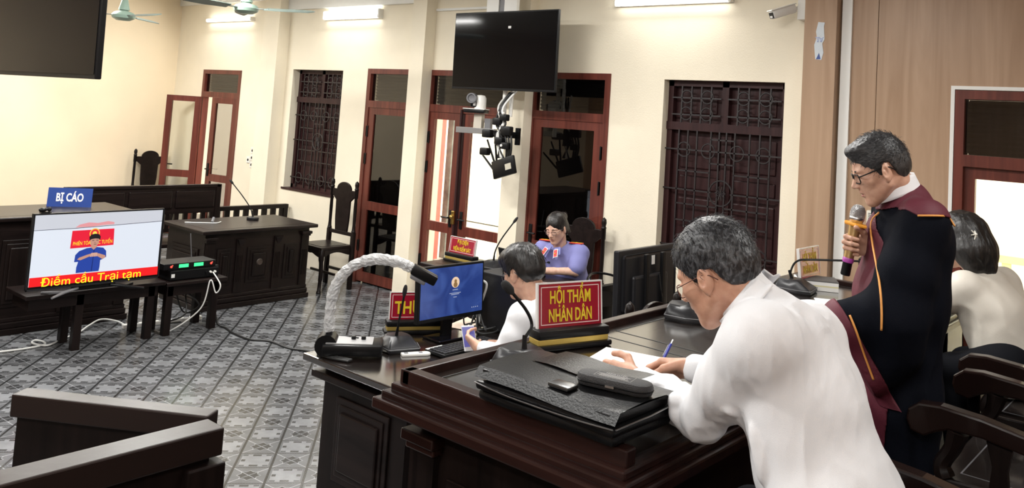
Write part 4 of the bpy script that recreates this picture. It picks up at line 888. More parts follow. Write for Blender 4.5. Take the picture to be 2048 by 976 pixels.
# briefcase: soft black document bag, three gussets
t = thing('document_bag', 'fat black leather document bag lying by the writing man elbow', 'bag', (-1.485, 1.995, TZ2 + .0275), math.radians(-1)); t.scale = (1.04, 1.0, .86)
for k, (z0, z1, ins) in enumerate(((.0, .034, .0), (.032, .064, -.006), (.062, .098, .004))):
    q = MB().box(-.235 + ins, .235 - ins, -.145 + ins, .135 - ins, z0, z1, bev=.012)
    bmesh.ops.subdivide_edges(q.b, edges=[e for e in q.b.edges if e.calc_length() > .1], cuts=10, use_grid_fill=True)
    for v in q.b.verts: v.co.z += .006 * math.sin(9 * v.co.x + 2 * k) * (1 if v.co.z > .02 else .3) * (v.co.z / .1) ; v.co.y += .004 * math.sin(13 * v.co.x + k)
    q.build('gusset', LEATHER, t, True)
MB().grid(lambda u, v: (-.245 + .49 * u, -.155 + .30 * v, .103 + .010 * math.sin(PI * v) + .004 * math.sin(6 * u) - .03 * max(0, .06 - v) / .06), 20, 14).build('flap', LEATHER, t, True)
MB().grid(lambda u, v: (-.16 + .32 * u, .0 + .16 * v, .118 + .008 * u + .004 * math.sin(8 * u)), 12, 5).build('carry_strap', LEATHER, t, True)
MB().box(-.0, .07, -.125, -.075, .108, .122, bev=.005).build('buckle', mat('dark_metal', (.12, .12, .12), .3, metal=.9), t, True)
MB().tube(spline([(-.24, -.155, .055), (-.1, -.162, .05), (.1, -.16, .052), (.24, -.155, .06)], 6), .0025, 6).tube([(.245, -.15, .06), (.25, 0, .065), (.245, .13, .07)], .0025, 6).build('zip', METAL, t)
t = thing('spectacle_case', 'black zipped spectacle case with printed label on the document bag', 'case', (-1.345, 1.99, TZ2 + .1235), math.radians(12))
pts = arc(-.075, 0, .036, PI / 2, 3 * PI / 2, 8) + arc(.075, 0, .036, -PI / 2, PI / 2, 8)
q = MB().prism(pts, .0, .034, bev=.011); q.build('case_shell', mat('case_cloth', (.016, .015, .016), .6, bump=.3, bscale=300), t, True)
MB().tube([(p[0] * 1.004, p[1] * 1.01, .015) for p in pts], .0018, 5, closed=True).build('zip', BLACKP, t)
lab = MB(); gm = mat('label_print', (.33, .32, .31), .5)
for c in ((-.055, .055, -.024, -.0232), (-.055, .055, .0232, .024), (-.055, -.0542, -.024, .024), (.0542, .055, -.024, .024)): lab.box(c[0], c[1], c[2], c[3], .0342, .0348)
for k in range(4): lab.box(-.05 + .008 * (k % 2), .045 - .006 * (k % 3), .002 - k * .006, .0045 - k * .006, .0342, .0346)
lab.build('label_lines', gm, t); text('lettering', 'HÙNG LUYỆN', .012, gm, t, T3(0, .014, .0345), width=.062, depth=.0002, bold=.0002)
MB().box(-.012, .014, -.041, -.035, .012, .018).build('zip_pull', METAL, t)
# objects beyond the bench end
t = thing('side_cabinet', 'grey open cabinet beyond the bench end', 'cabinet', (-1.72, 5.85, .42))
c_ = MB(); c_.box(-.3, .3, -.2, -.17, 0, .62).box(-.3, .3, .17, .2, 0, .62).box(-.3, -.27, -.2, .2, 0, .62).box(.27, .3, -.2, .2, 0, .62).build('cabinet_frame', GREYP, t)
MB().box(-.33, .33, -.23, .23, .62, .66, bev=.005).build('cabinet_top', mat('light_grey', (.45, .45, .44), .5), t)
t = thing('black_speaker', 'small black box speaker on the cabinet beyond the bench', 'speaker', (-1.90, 5.80, 1.0815), .2); MB().box(-.1, .1, -.1, .1, 0, .17, bev=.006).build('speaker_body', BLACKP, t); MB().lathe([(.055, 0), (.05, .008), (0, -.004)], 18, T3(0, -.1, .08) @ Matrix.Rotation(PI / 2, 4, 'X')).build('speaker_cone', DARKGP, t, True)

# ---------------------------------------------------------------- judges' armchairs on the dais
def armchair(label, y0, y1, xf=-.93):
    """seat front at xf facing -x"""
    t = thing('judges_armchair', label, 'chair', (xf + .27, (y0 + y1) / 2, .42), 0, 'judges armchairs'); W2 = (y1 - y0) / 2
    MB().prism([(-.27, -W2), (-.27, W2), (.40, W2 - .03), (.40, -W2 + .03)], .46, .50, bev=.008).box(-.20, .33, -W2 + .09, W2 - .09, .499, .5005).build('seat', mat('armchair_seat', (.018, .014, .013), .22, bump=.15, bscale=20, coat=.6), t)
    q = MB()
    for c in ((-.20, .33, -W2 + .085, -W2 + .09), (-.20, .33, W2 - .09, W2 - .085), (-.205, -.20, -W2 + .085, W2 - .085)): q.box(c[0], c[1], c[2], c[3], .5002, .5012)
    q.build('seat_inlay', GREYP, t)
    MB().box(-.27, .40, -W2 + .01, W2 - .01, .40, .46, bev=.006).build('seat_frame', DARK, t)
    for sy in (-1, 1):
        for x in (-.23, .36): MB().box(x - .028, x + .028, sy * (W2 - .04) - .028, sy * (W2 - .04) + .028, 0, .41, bev=.005).build('leg', DARKZ, t)
        y = sy * (W2 - .015)
        top = [(-.36, .665), (-.355, .70), (-.32, .728), (-.25, .735), (-.12, .725), (.02, .702), (.16, .675), (.43, .64)]
        bot = [(.43, .585), (.16, .618), (.02, .642), (-.12, .662), (-.22, .662), (-.26, .645), (-.30, .620), (-.345, .63)]
        MB().prism(top + bot, -.03, .03, T3(0, y, 0) @ Matrix.Rotation(PI / 2, 4, 'X'), bev=.008).build('armrest', mat('arm_wood', (.012, .006, .005), .22, spec=.35, coat=.3), t, False)
        sp = spline([(-.235, y, .50), (-.245, y, .54), (-.215, y, .60), (-.20, y, .66)], 5); MB().tube(sp, [.034, .034, .034, .032, .03, .028, .027, .026, .026, .027, .028, .03, .032, .034, .036, .038][:len(sp)], 8).build('arm_support', DARKZ, t, True)
        MB().prism([(-.10, .50), (-.04, .50), (-.045, .57), (-.03, .65), (-.11, .66), (-.09, .58)], -.014, .014, T3(0, y, 0) @ Matrix.Rotation(PI / 2, 4, 'X')).build('arm_spindle', DARKZ, t)
        MB().box(.40, .45, y - .028, y + .028, .0, 1.1, bev=.006).lathe([(.03, 1.1), (.02, 1.12), (.032, 1.16), (0, 1.19)], 12, T3(.425, y, 0)).build('back_post', DARKZ, t, True)
    MB().prism([(-W2 + .03, .60), (W2 - .03, .60), (W2 - .03, 1.02), (W2 * .6, 1.14), (0, 1.2), (-W2 * .6, 1.14), (-W2 + .03, 1.02)], -.012, .012, T3(.425, 0, 0) @ Rz(PI / 2) @ Matrix.Rotation(PI / 2, 4, 'X')).build('back_panel', DARKZ, t)
    return t
armchair('dark armchair nearest the camera behind the writing man', 1.87, 2.54, -.83)
armchair('dark armchair behind the robed man, its panelled seat empty', 3.18, 3.80, -.83)
armchair('dark armchair farthest along, where the woman sits', 4.06, 4.74, -.88)

# ---------------------------------------------------------------- angled dock near the camera
t = thing('dock', 'angled dark wooden dock with broad rails, close to the camera', 'dock', (-2.75, 1.2, 0))
wpart(MB().box(-2.73, -2.62, -.2, 1.59, .86, .95, bev=.006), 'hand_rail', mat('rail_wood', (.017, .010, .0085), .36, spec=.3, bump=.1, bscale=12), t)
wpart(MB().box(-2.70, -2.65, -.2, 1.56, .08, .86), 'side_panel', DARKZ, t)
wpart(MB().box(-2.74, -2.61, 1.47, 1.60, 0, .84, bev=.006), 'corner_post', DARKZ, t)
ang = math.atan2(1.62 - 1.22, -2.76 + 3.38); Ln = math.hypot(.62, .40)
Mp = T3(-3.38, 1.22, 0) @ Rz(ang)
wpart(MB().box(0, Ln, -.03, .05, .87, .95, Mp, bev=.006), 'hand_rail', MATS['rail_wood'], t)
wpart(MB().box(.01, Ln - .01, .0, .035, .08, .87, Mp), 'front_panel', DARKZ, t)
wpart(MB().box(.2, Ln - .02, -.06, .0, .58, .61, Mp, bev=.004), 'inner_ledge', MATS['rail_wood'], t)
# ---------------------------------------------------------------- people: smooth bodies from blended limb volumes
def V(*a): return np.array(a, float)
_rs = np.random.RandomState(5); _LAT = _rs.rand(32, 32, 32).astype(np.float32)
def noise(Pt):
    f = np.floor(Pt); t = (Pt - f); t = t * t * (3 - 2 * t); i = f.astype(np.int64) & 31; j = (i + 1) & 31
    x0, y0, z0 = i.T; x1, y1, z1 = j.T; L = _LAT; tx, ty, tz = t.T
    a = L[x0, y0, z0] * (1 - tx) + L[x1, y0, z0] * tx; b = L[x0, y1, z0] * (1 - tx) + L[x1, y1, z0] * tx
    c = L[x0, y0, z1] * (1 - tx) + L[x1, y0, z1] * tx; d = L[x0, y1, z1] * (1 - tx) + L[x1, y1, z1] * tx
    return (a * (1 - ty) + b * ty) * (1 - tz) + (c * (1 - ty) + d * ty) * tz - 0.5
def smin(a, b, k):
    if k <= 0: return np.minimum(a, b)
    h = np.clip(0.5 + 0.5 * (b - a) / k, 0, 1); return b * (1 - h) + a * h - k * h * (1 - h)
def smax(a, b, k): return -smin(-a, -b, k)
class Field:
    def __init__(s): s.ops = []; s.post = []; s.lo = V(9e9, 9e9, 9e9); s.hi = -s.lo
    def _add(s, sign, fn, lo, hi, k):
        s.ops.append((sign, fn, lo - k - .03, hi + k + .03, k))
        if sign > 0: s.lo = np.minimum(s.lo, lo); s.hi = np.maximum(s.hi, hi)
        return s
    def seg(s, a, b, ra, rb=None, k=.03, sign=1):
        a, b = V(*a), V(*b); rb = ra if rb is None else rb; ba = b - a; L2 = max(ba @ ba, 1e-9)
        def fn(P):
            pa = P - a; h = np.clip(pa @ ba / L2, 0, 1); return np.linalg.norm(pa - h[:, None] * ba, axis=1) - (ra + (rb - ra) * h)
        return s._add(sign, fn, np.minimum(a - ra, b - rb), np.maximum(a + ra, b + rb), k)
    def path(s, pts, rad, k=.03):
        for i in range(len(pts) - 1): s.seg(pts[i], pts[i + 1], rad[i], rad[i + 1], k)
        return s
    def ell(s, c, r, Rm=None, k=.03, sign=1):
        c, r = V(*c), V(*r); Rm = np.eye(3) if Rm is None else Rm       # columns = axes
        def fn(P):
            q = (P - c) @ Rm; k0 = np.linalg.norm(q / r, axis=1); k1 = np.linalg.norm(q / (r * r), axis=1) + 1e-9; return k0 * (k0 - 1) / k1
        m = r.max(); return s._add(sign, fn, c - m, c + m, k)
    def __call__(s, P):
        d = np.full(len(P), .5)
        for sign, fn, lo, hi, k in s.ops:
            m = np.all((P > lo) & (P < hi), axis=1)
            if not m.any(): continue
            v = fn(P[m])
            d[m] = smin(d[m], v, k) if sign > 0 else smax(d[m], -v, k)
        for f in s.post: d = f(P, d)
        return d
CORN = np.array([[i, j, k] for i in (0, 1) for j in (0, 1) for k in (0, 1)])
EDG = [(a, b) for a in range(8) for b in range(a + 1, 8) if np.abs(CORN[a] - CORN[b]).sum() == 1]
def mesh_field(F, res, lo=None, hi=None, pad=.03):
    """surface nets on a grid that is only filled in near the surface"""
    lo = (F.lo if lo is None else V(*lo)) - pad; hi = (F.hi if hi is None else V(*hi)) + pad; B = 5
    n = (np.ceil((hi - lo) / (res * B)).astype(int) * B) + 1; nb = (n - 1) // B
    c = np.stack(np.meshgrid(*[(np.arange(q) + .5) * B * res for q in nb], indexing='ij'), -1).reshape(-1, 3) + lo
    dc = F(c).reshape(nb); near = np.abs(dc) < B * res * 1.45 + .022
    G = np.repeat(np.repeat(np.repeat(dc, B, 0), B, 1), B, 2); G = np.pad(G, ((0, 1),) * 3, mode='edge').astype(np.float32)
    msk = np.zeros(n, bool)
    nn = np.repeat(np.repeat(np.repeat(near, B, 0), B, 1), B, 2)
    for dx in (0, 1):
        for dy in (0, 1):
            for dz in (0, 1): msk[dx:dx + nn.shape[0], dy:dy + nn.shape[1], dz:dz + nn.shape[2]] |= nn
    idx = np.argwhere(msk)
    for k in range(0, len(idx), 600000):
        q = idx[k:k + 600000]; G[q[:, 0], q[:, 1], q[:, 2]] = F(q * res + lo)
    ins = G < 0; cnt = np.zeros(np.array(n) - 1, np.int8)
    for a in CORN: cnt += ins[a[0]:n[0] - 1 + a[0], a[1]:n[1] - 1 + a[1], a[2]:n[2] - 1 + a[2]]
    act = np.argwhere((cnt > 0) & (cnt < 8))
    vals = np.stack([G[act[:, 0] + a[0], act[:, 1] + a[1], act[:, 2] + a[2]] for a in CORN], 1)
    acc = np.zeros((len(act), 3)); num = np.zeros(len(act))
    for a, b in EDG:
        va, vb = vals[:, a], vals[:, b]; m = (va < 0) != (vb < 0); t = np.where(m, va / np.where(m, va - vb, 1), 0)
        acc += np.where(m[:, None], CORN[a] + t[:, None] * (CORN[b] - CORN[a]), 0); num += m
    verts = (act + acc / num[:, None]) * res + lo
    vid = np.full(np.array(n) - 1, -1, np.int64); vid[act[:, 0], act[:, 1], act[:, 2]] = np.arange(len(act))
    faces = []
    for ax in range(3):
        u, v = (ax + 1) % 3, (ax + 2) % 3
        sl0 = [slice(None)] * 3; sl1 = [slice(None)] * 3; sl0[ax] = slice(0, -1); sl1[ax] = slice(1, None)
        e = np.argwhere(ins[tuple(sl0)] != ins[tuple(sl1)]); e = e[(e[:, u] > 0) & (e[:, v] > 0) & (e[:, u] < n[u] - 1) & (e[:, v] < n[v] - 1)]
        fl = ins[tuple(sl0)][e[:, 0], e[:, 1], e[:, 2]]
        du = np.zeros(3, int); du[u] = 1; dv = np.zeros(3, int); dv[v] = 1
        q = np.stack([vid[tuple((e - x).T)] for x in (0 * du, du, du + dv, dv)], 1)
        q[~fl] = q[~fl][:, ::-1]; faces.append(q)
    faces = np.concatenate(faces); faces = faces[(faces >= 0).all(1)]
    return verts, faces
def mesh_obj(name, parts, mats, parent, matfn=None):
    vs_, fs_ = [], []; off = 0
    for v, f in parts: vs_.append(v); fs_.append(f + off); off += len(v)
    v = np.concatenate(vs_); f = np.concatenate(fs_)
    me = bpy.data.meshes.new(name); me.vertices.add(len(v)); me.vertices.foreach_set('co', v.astype(np.float32).ravel())
    me.loops.add(f.size); me.loops.foreach_set('vertex_index', f.astype(np.int32).ravel()); me.polygons.add(len(f))
    me.polygons.foreach_set('loop_start', np.arange(0, f.size, 4, dtype=np.int32)); me.polygons.foreach_set('loop_total', np.full(len(f), 4, np.int32))
    me.polygons.foreach_set('use_smooth', np.ones(len(f), bool))
    for m in mats: me.materials.append(m)
    if matfn is not None:
        c = v[f].mean(1); me.polygons.foreach_set('material_index', matfn(c).astype(np.int32))
    me.update(calc_edges=True); me.validate()
    o = bpy.data.objects.new(name, me); COL.objects.link(o)
    if parent is not None: o.parent = parent; me.transform(base_matrix(parent).inverted())
    return o
def keep(vf, fn):
    """drop the faces whose centre fails the test"""
    v, f = vf; m = fn(v[f].mean(1)); f = f[m]; used = np.unique(f); mp = np.full(len(v), -1); mp[used] = np.arange(len(used)); return v[used], mp[f]
def frame(fwd, up=(0, 0, 1), roll=0.0):
    """columns: forward, left, up"""
    f = V(*fwd); f /= np.linalg.norm(f); l = np.cross(V(*up), f); l /= np.linalg.norm(l); u = np.cross(f, l)
    if roll: l, u = l * math.cos(roll) + u * math.sin(roll), u * math.cos(roll) - l * math.sin(roll)
    return np.stack([f, l, u], 1)
def head_dir(yaw_vec, pitch): h = V(*yaw_vec, 0); h /= np.linalg.norm(h); return (h[0] * math.cos(pitch), h[1] * math.cos(pitch), -math.sin(pitch))

def add_head(F, H, A, s=1.0, female=False, neck=None, jaw=1.0, mouth_open=0.0):
    """H centre between the ears, A columns forward/left/up"""
    W = lambda x, y, z: H + A @ (V(x, y, z) * s)
    E = lambda c, r, k, sign=1: F.ell(W(*c), V(*r) * s, A, k * s, sign)
    G = lambda a, b, ra, rb, k, sign=1: F.seg(W(*a), W(*b), ra * s, rb * s, k * s, sign)
    E((-.012, 0, .040), (.098, .076, .088), .01)
    E((.040, 0, -.015), (.062, .062, .080), .03)
    E((.050, 0, -.060), (.045, .045 * jaw, .050), .03)
    for y in (-1, 1):
        G((.005, y * .055, -.055), (.070, y * .018, -.100), .017, .016, .03)
        E((.062, y * .040, -.018), (.026, .024, .022), .02)
        E((.078, y * .028, .026), (.014, .024, .009), .014)
        E((.100, y * .031, .006), (.016, .016, .011), .012, -1)
        E((.0795, y * .031, .005), (.0125, .0135, .0125), .002)
        G((.088, y * .044, .006), (.0915, y * .020, .007), .0045, .0045, .004)
    E((.077, 0, -.103), (.019, .022, .016), .02)
    G((.090, 0, .014), (.116, 0, -.026), .0075, .0105, .014)
    for y in (-1, 1): E((.106, y * .0125, -.031), (.011, .0075, .0075), .006)
    for y in (-1, 1): E((.104, y * .008, -.039), (.006, .004, .004), .003, -1)
    E((.0945, 0, -.052), (.010, .020, .010), .01)
    E((.0975, 0, -.0580), (.0075, .021, .0048), .004)
    E((.0955, 0, -.0695 - mouth_open), (.0080, .018, .0058), .004)
    E((.104, 0, -.0635 - mouth_open * .5), (.010, .022, .0016 + mouth_open * .5), .003, -1)
    for y in (-1, 1):     # ears
        Re = A @ np.array([[math.cos(.35), -y * math.sin(.35), 0], [y * math.sin(.35), math.cos(.35), 0], [0, 0, 1]])
        a = -.18; Re = Re @ np.array([[math.cos(a), 0, math.sin(a)], [0, 1, 0], [-math.sin(a), 0, math.cos(a)]])
        F.ell(W(-.002, y * .080, -.008), V(.020, .0085, .034) * s, Re, .008 * s); F.ell(W(.004, y * .0895, -.004), V(.011, .008, .019) * s, Re, .004 * s, -1)
        F.seg(W(.007, y * .083, -.002), W(.006, y * .082, -.014), .005 * s, .004 * s, .004 * s); F.ell(W(.006, y * .078, -.036), V(.009, .006, .010) * s, A, .006 * s)
    if neck is not None:
        r = .050 if female else .058
        F.seg(W(-.032, 0, -.035), neck, r * s, (r + .006) * s, .03 * s); F.seg(W(.02, 0, -.075), V(*neck) + A @ V(.02, 0, .0), .030 * s, .04 * s, .03 * s)
def hair_field(H, A, line, s=1.0, thick=.014, top=.010, amp=.004, freq=90, part=0.0, flow=(1, 1, .3), extra=None):
    """line: hairline as (x, z) pairs, front to back"""
    F = Field(); W = lambda x, y, z: H + A @ (V(x, y, z) * s)
    F.ell(W(-.014, 0, .040), V(.098 + thick, .076 + thick * .8, .088 + top) * s, A, .01)
    F.ell(W(-.045, 0, -.005), V(.062 + thick, .064 + thick * .6, .060) * s, A, .03)
    if extra: extra(F, W, A)
    xs = np.array([p[0] for p in line][::-1]) * s; zs = np.array([p[1] for p in line][::-1]) * s
    def post(P, d):
        q = (P - H) @ A; m = d < .06
        if m.any():
            qq = q[m]; n1 = noise(qq * V(*flow) * freq) + .5 * noise(qq * V(*flow) * freq * 2.3 + 7)
            dd = d[m] + amp * n1
            hz = np.interp(qq[:, 0], xs, zs); side = np.abs(qq[:, 1]) / s
            hz = hz + .010 * noise(qq * 160) * s + part * s * np.clip(1 - side / .055, 0, 1) * np.clip((qq[:, 0] / s - .02) / .03, 0, 1)
            dd = smax(dd, (hz - qq[:, 2]) * .75, .008)
            d = d.copy(); d[m] = dd
        return d
    F.post.append(post); return F
def add_hand(F, wrist, f, n, th, curls, thumb, spread=.10, s=1.0, k=.006):
    """f to the fingers, n out of the palm, th +1/-1 picks the thumb side along n x f"""
    f = V(*f); f /= np.linalg.norm(f); n = V(*n); n -= f * (n @ f); n /= np.linalg.norm(n); sd = np.cross(n, f) * th; w = V(*wrist)
    L = lambda a, b, c: w + (f * a + sd * b + n * c) * s
    offs = (.029, .0095, -.0105, -.029); ln = ((.043, .026, .021), (.047, .029, .022), (.043, .027, .021), (.034, .020, .019)); base = (.090, .094, .089, .080)
    F.seg(w - f * .05 * s, w, .028 * s, .026 * s, .015)
    for i in range(4):
        b0 = L(base[i], offs[i], -.002); F.seg(L(.0, offs[i] * .55, 0), b0, .0165 * s, .0125 * s, .012)
        p = b0; ang = 0; sp = spread * (1.5 - i) / 1.5
        for j in range(3):
            ang += curls[i][j]; d = f * math.cos(ang) + n * math.sin(ang); d = d + sd * sp * math.cos(ang) * .6; d /= np.linalg.norm(d)
            q = p + d * ln[i][j] * s; r0 = (.0098, .0090, .0082)[j] * (.9 if i == 3 else 1); r1 = (.0090, .0082, .0070)[j] * (.9 if i == 3 else 1)
            F.seg(p, q, r0 * s, r1 * s, .004); p = q
    p = L(.018, .020, .004); F.seg(p, L(.05, .026, .010), .018 * s, .015 * s, .015)
    p = L(.030, .030, .010)
    for j, (d, l, r) in enumerate(zip(thumb, (.044, .034, .028), (.0145, .0112, .0098))):
        d = V(*d); d = f * d[0] + sd * d[1] + n * d[2]; d /= np.linalg.norm(d); q = p + d * l * s; F.seg(p, q, r * s, r * .86 * s, .006); p = q
    return p
def glasses(name, H, A, s, parent, rim=.0016, m=None, lens_w=.024, lens_h=.017, zc=.004, yc=.032, xf=.107, half=False):
    m = m or BLACKP; W = lambda x, y, z: Vector(H + A @ (V(x, y, z) * s)); t = MB()
    for y in (-1, 1):
        pts = []
        for k in range(24):
            a = 2 * PI * k / 24; c, sn = math.cos(a), math.sin(a); e = .55
            px = lens_w * abs(c) ** e * (1 if c > 0 else -1); pz = lens_h * abs(sn) ** e * (1 if sn > 0 else -1); pts.append(W(xf - abs(y * yc + px) * .18, y * yc + px, zc + pz))
        t.tube(pts, rim * s, 6, closed=True)
        t.tube([W(xf - .010, y * (yc + lens_w), zc + .008), W(xf - .022, y * .075, zc + .010), W(.0, y * .0815, zc + .014), W(-.020, y * .082, zc + .006), W(-.036, y * .080, zc - .012)], rim * 1.05 * s, 6)
    t.tube([W(xf - .002, -.009, zc + .003), W(xf + .002, 0, zc + .006), W(xf - .002, .009, zc + .003)], rim * s, 6)
    o = t.build(name, m, parent, 'all'); o.data.transform(base_matrix(parent).inverted())
    for y in (-1, 1):
        q = MB(); q.b.faces.new([q.b.verts.new(W(xf - abs(y * yc + lens_w * math.copysign(abs(math.cos(a)) ** .55, math.cos(a))) * .18, y * yc + lens_w * math.copysign(abs(math.cos(a)) ** .55, math.cos(a)), zc + lens_h * math.copysign(abs(math.sin(a)) ** .55, math.sin(a)))) for a in [2 * PI * k / 24 for k in range(24)]])
        l = q.build('lens', LENS, o); l.data.transform(base_matrix(l.parent).inverted())
    return o
def wrinkle(F, amp, freq, stretch, seed=0.0, w=None, ridge=True):
    st = V(*stretch) * freq
    def post(P, d):
        m = np.abs(d) < .05
        if m.any():
            q = P[m] + .05 * noise(P[m] * 6 + seed)[:, None]; n1 = noise(q * st + seed); n1 = (np.abs(n1) * 2 - .4) if ridge else n1
            a = amp if w is None else amp * w(P[m]); d = d.copy(); d[m] = d[m] + a * (n1 + .35 * noise(q * st * 2.2 + seed + 3))
        return d
    F.post.append(post); return F
def fold(F, pts, r=.010, k=.025, sink=.3):
    """a soft cloth fold: a thin roll lying on the surface along pts"""
    G = Field(); G.ops = F.ops[:]; Q = np.array(pts, float)
    for _ in range(12):
        d = G(Q); g = np.stack([G(Q + x) - d for x in np.eye(3) * .004], 1) / .004; g /= np.linalg.norm(g, axis=1)[:, None] + 1e-6; Q = Q - d[:, None] * g * .8
    Q = np.array([list(q) for q in spline(Q, 4)]); n = len(Q)
    F.path([q for q in Q], [r * (.35 + .65 * math.sin(PI * i / (n - 1))) for i in range(n)], k); return F
def cutplane(F, p, n, k=.004):
    p, n = V(*p), V(*n); n = n / np.linalg.norm(n)
    F.post.append(lambda P, d: smax(d, (P - p) @ n, k)); return F
def skin(name, c):
    m = bpy.data.materials.new(name); m.use_nodes = True; nt = m.node_tree; b = nt.nodes['Principled BSDF']
    tc = nt.nodes.new('ShaderNodeTexCoord'); n = nt.nodes.new('ShaderNodeTexNoise'); n.inputs['Scale'].default_value = 35; n.inputs['Detail'].default_value = 5; nt.links.new(tc.outputs['Object'], n.inputs[0])
    r = nt.nodes.new('ShaderNodeValToRGB'); r.color_ramp.elements[0].position = .3; r.color_ramp.elements[1].position = .7
    r.color_ramp.elements[0].color = (c[0] * .88, c[1] * .80, c[2] * .78, 1); r.color_ramp.elements[1].color = (min(1, c[0] * 1.08), c[1] * 1.1, c[2] * 1.1, 1)
    nt.links.new(n.outputs[0], r.inputs[0]); nt.links.new(r.outputs[0], b.inputs['Base Color']); b.inputs['Roughness'].default_value = .48
    b.inputs['Subsurface Weight'].default_value = .12; b.inputs['Subsurface Radius'].default_value = (.01, .004, .002); b.inputs['Subsurface Scale'].default_value = .6
    bp = nt.nodes.new('ShaderNodeBump'); bp.inputs['Strength'].default_value = .12; bp.inputs['Distance'].default_value = .003; n2 = nt.nodes.new('ShaderNodeTexNoise'); n2.inputs['Scale'].default_value = 260; nt.links.new(tc.outputs['Object'], n2.inputs[0]); nt.links.new(n2.outputs[0], bp.inputs['Height']); nt.links.new(bp.outputs[0], b.inputs['Normal'])
    return m
def hair_mat(name, c, grey=0.0, gc=(.35, .35, .36), A=None, scale=160):
    m = bpy.data.materials.new(name); m.use_nodes = True; nt = m.node_tree; b = nt.nodes['Principled BSDF']
    tc = nt.nodes.new('ShaderNodeTexCoord'); mp = nt.nodes.new('ShaderNodeMapping'); nt.links.new(tc.outputs['Object'], mp.inputs[0]); mp.inputs['Scale'].default_value = (.35, 1.3, .35) if A is None else A
    n = nt.nodes.new('ShaderNodeTexNoise'); n.inputs['Scale'].default_value = scale; n.inputs['Detail'].default_value = 3; n.inputs['Distortion'].default_value = .6; nt.links.new(mp.outputs[0], n.inputs[0])
    r = nt.nodes.new('ShaderNodeValToRGB'); r.color_ramp.elements[0].position = .45; r.color_ramp.elements[1].position = .45 + .3 * (1.2 - grey)
    r.color_ramp.elements[0].color = (*c, 1); r.color_ramp.elements[1].color = (*[c[i] * (1 - grey) + gc[i] * grey for i in range(3)], 1)
    nt.links.new(n.outputs[0], r.inputs[0]); nt.links.new(r.outputs[0], b.inputs['Base Color']); b.inputs['Roughness'].default_value = .42
    bp = nt.nodes.new('ShaderNodeBump'); bp.inputs['Strength'].default_value = .5; bp.inputs['Distance'].default_value = .004; nt.links.new(n.outputs[0], bp.inputs['Height']); nt.links.new(bp.outputs[0], b.inputs['Normal'])
    return m
SKIN_M = skin('skin_tan', (.54, .30, .205)); SKIN_P = skin('skin_pale', (.60, .36, .26)); SKIN_F = skin('skin_light', (.66, .42, .32))
LIP = mat('lips', (.42, .17, .14), .4)
SHIRT = mat('white_shirt_cotton', (.79, .795, .82), .75, spec=.2, bump=.12, bscale=500); SHIRT2 = mat('cream_blouse', (.66, .62, .55), .5, bump=.1, bscale=300)
BLUEU = mat('lavender_uniform', (.20, .205, .46), .7, bump=.12, bscale=400); ROBE = mat('black_robe_cloth', (.004, .005, .009), .8, spec=.08, bump=.15, bscale=300)
MAROON = mat('maroon_robe_band', (.105, .012, .026), .65, bump=.15, bscale=300); PIPING = mat('orange_piping', (.75, .33, .08), .6); TROUS = mat('dark_trousers', (.006, .0065, .009), .8, spec=.1)
EYEB = mat('eyebrow_hair', (.03, .025, .023), .7)
def brows(H, A, s, parent):
    t = MB()
    for y in (-1, 1): t.tube([Vector(H + A @ (V(*p) * s)) for p in ((.094, y * .012, .0225), (.0955, y * .024, .028), (.087, y * .040, .0275), (.079, y * .050, .022))], [.002 * s, .0034 * s, .003 * s, .0015 * s], 6)
    o = t.build('eyebrows', EYEB, parent, 'all'); o.data.transform(base_matrix(parent).inverted()); return o
def strands(H, A, s, line, n, ln, r, th, top, lift, m, parent, seed, comb, name='hair_strands', zmin=None):
    """short tufts rooted on the hair cap, combed along a local direction"""
    rn = random.Random(seed); t = MB(); xs = [p[0] for p in line][::-1]; zs = [p[1] for p in line][::-1]; k = 0; tries = 0
    while k < n and tries < n * 12:
        tries += 1
        u = rn.uniform(-1, 1); a = rn.uniform(0, 2 * PI); q = math.sqrt(1 - u * u); d = V(q * math.cos(a), q * math.sin(a), u)
        p = V(-.014, 0, .040) + d * V(.098 + th, .076 + th * .8, .088 + top)
        if p[2] < np.interp(p[0], xs, zs) + .006: continue
        nrm = d / V(.098, .076, .088); nrm /= np.linalg.norm(nrm); c = V(*comb(p)); c = c - nrm * (c @ nrm); c = c / (np.linalg.norm(c) + 1e-6) + V(*[rn.uniform(-.3, .3) for _ in range(3)])
        L = ln * rn.uniform(.6, 1.3); p0 = p - nrm * .004; p1 = p + c * L * .5 + nrm * lift * rn.uniform(.2, 1); p2 = p + c * L + nrm * lift * rn.uniform(-.4, .9)
        t.tube([Vector(H + A @ (x * s)) for x in (p0, p1, p2)], [r * s, r * .8 * s, r * .2 * s], 3, cap=False); k += 1
    o = t.build(name, m, parent, 'all'); o.data.transform(base_matrix(parent).inverted()); return o
def person(label, cat, loc):
    o = bpy.data.objects.new('person', None); return o
def body(label, parts, mats, loc, matfn=None):
    o = mesh_obj('person', parts, mats, None, matfn); o.data.transform(Matrix.Translation(loc).inverted()); o.location = loc
    return tag(o, label, 'person')
def limb_body(F, J, male=True):
    """torso and legs that stay under the clothes"""
    F.seg(J['ls'], J['rs'], .042, .042, .03); 
    for a, b in (('ls', 'lhip'), ('rs', 'rhip')): F.seg(J[a] * .75 + V(*J['neck']) * .25, J[b] * .6 + J['pelvis'] * .4, .035, .055, .03)
    F.seg(J['neck'], J['pelvis'], .05, .065, .04); F.seg(J['lhip'], J['rhip'], .065, .065, .04)
    for s_ in 'lr':
        if s_ + 'knee' in J:
            F.seg(J[s_ + 'hip'], J[s_ + 'knee'], .072, .050, .03); F.seg(J[s_ + 'knee'], J[s_ + 'ank'], .048, .034, .02); F.seg(J[s_ + 'ank'], J[s_ + 'toe'], .035, .026, .02)
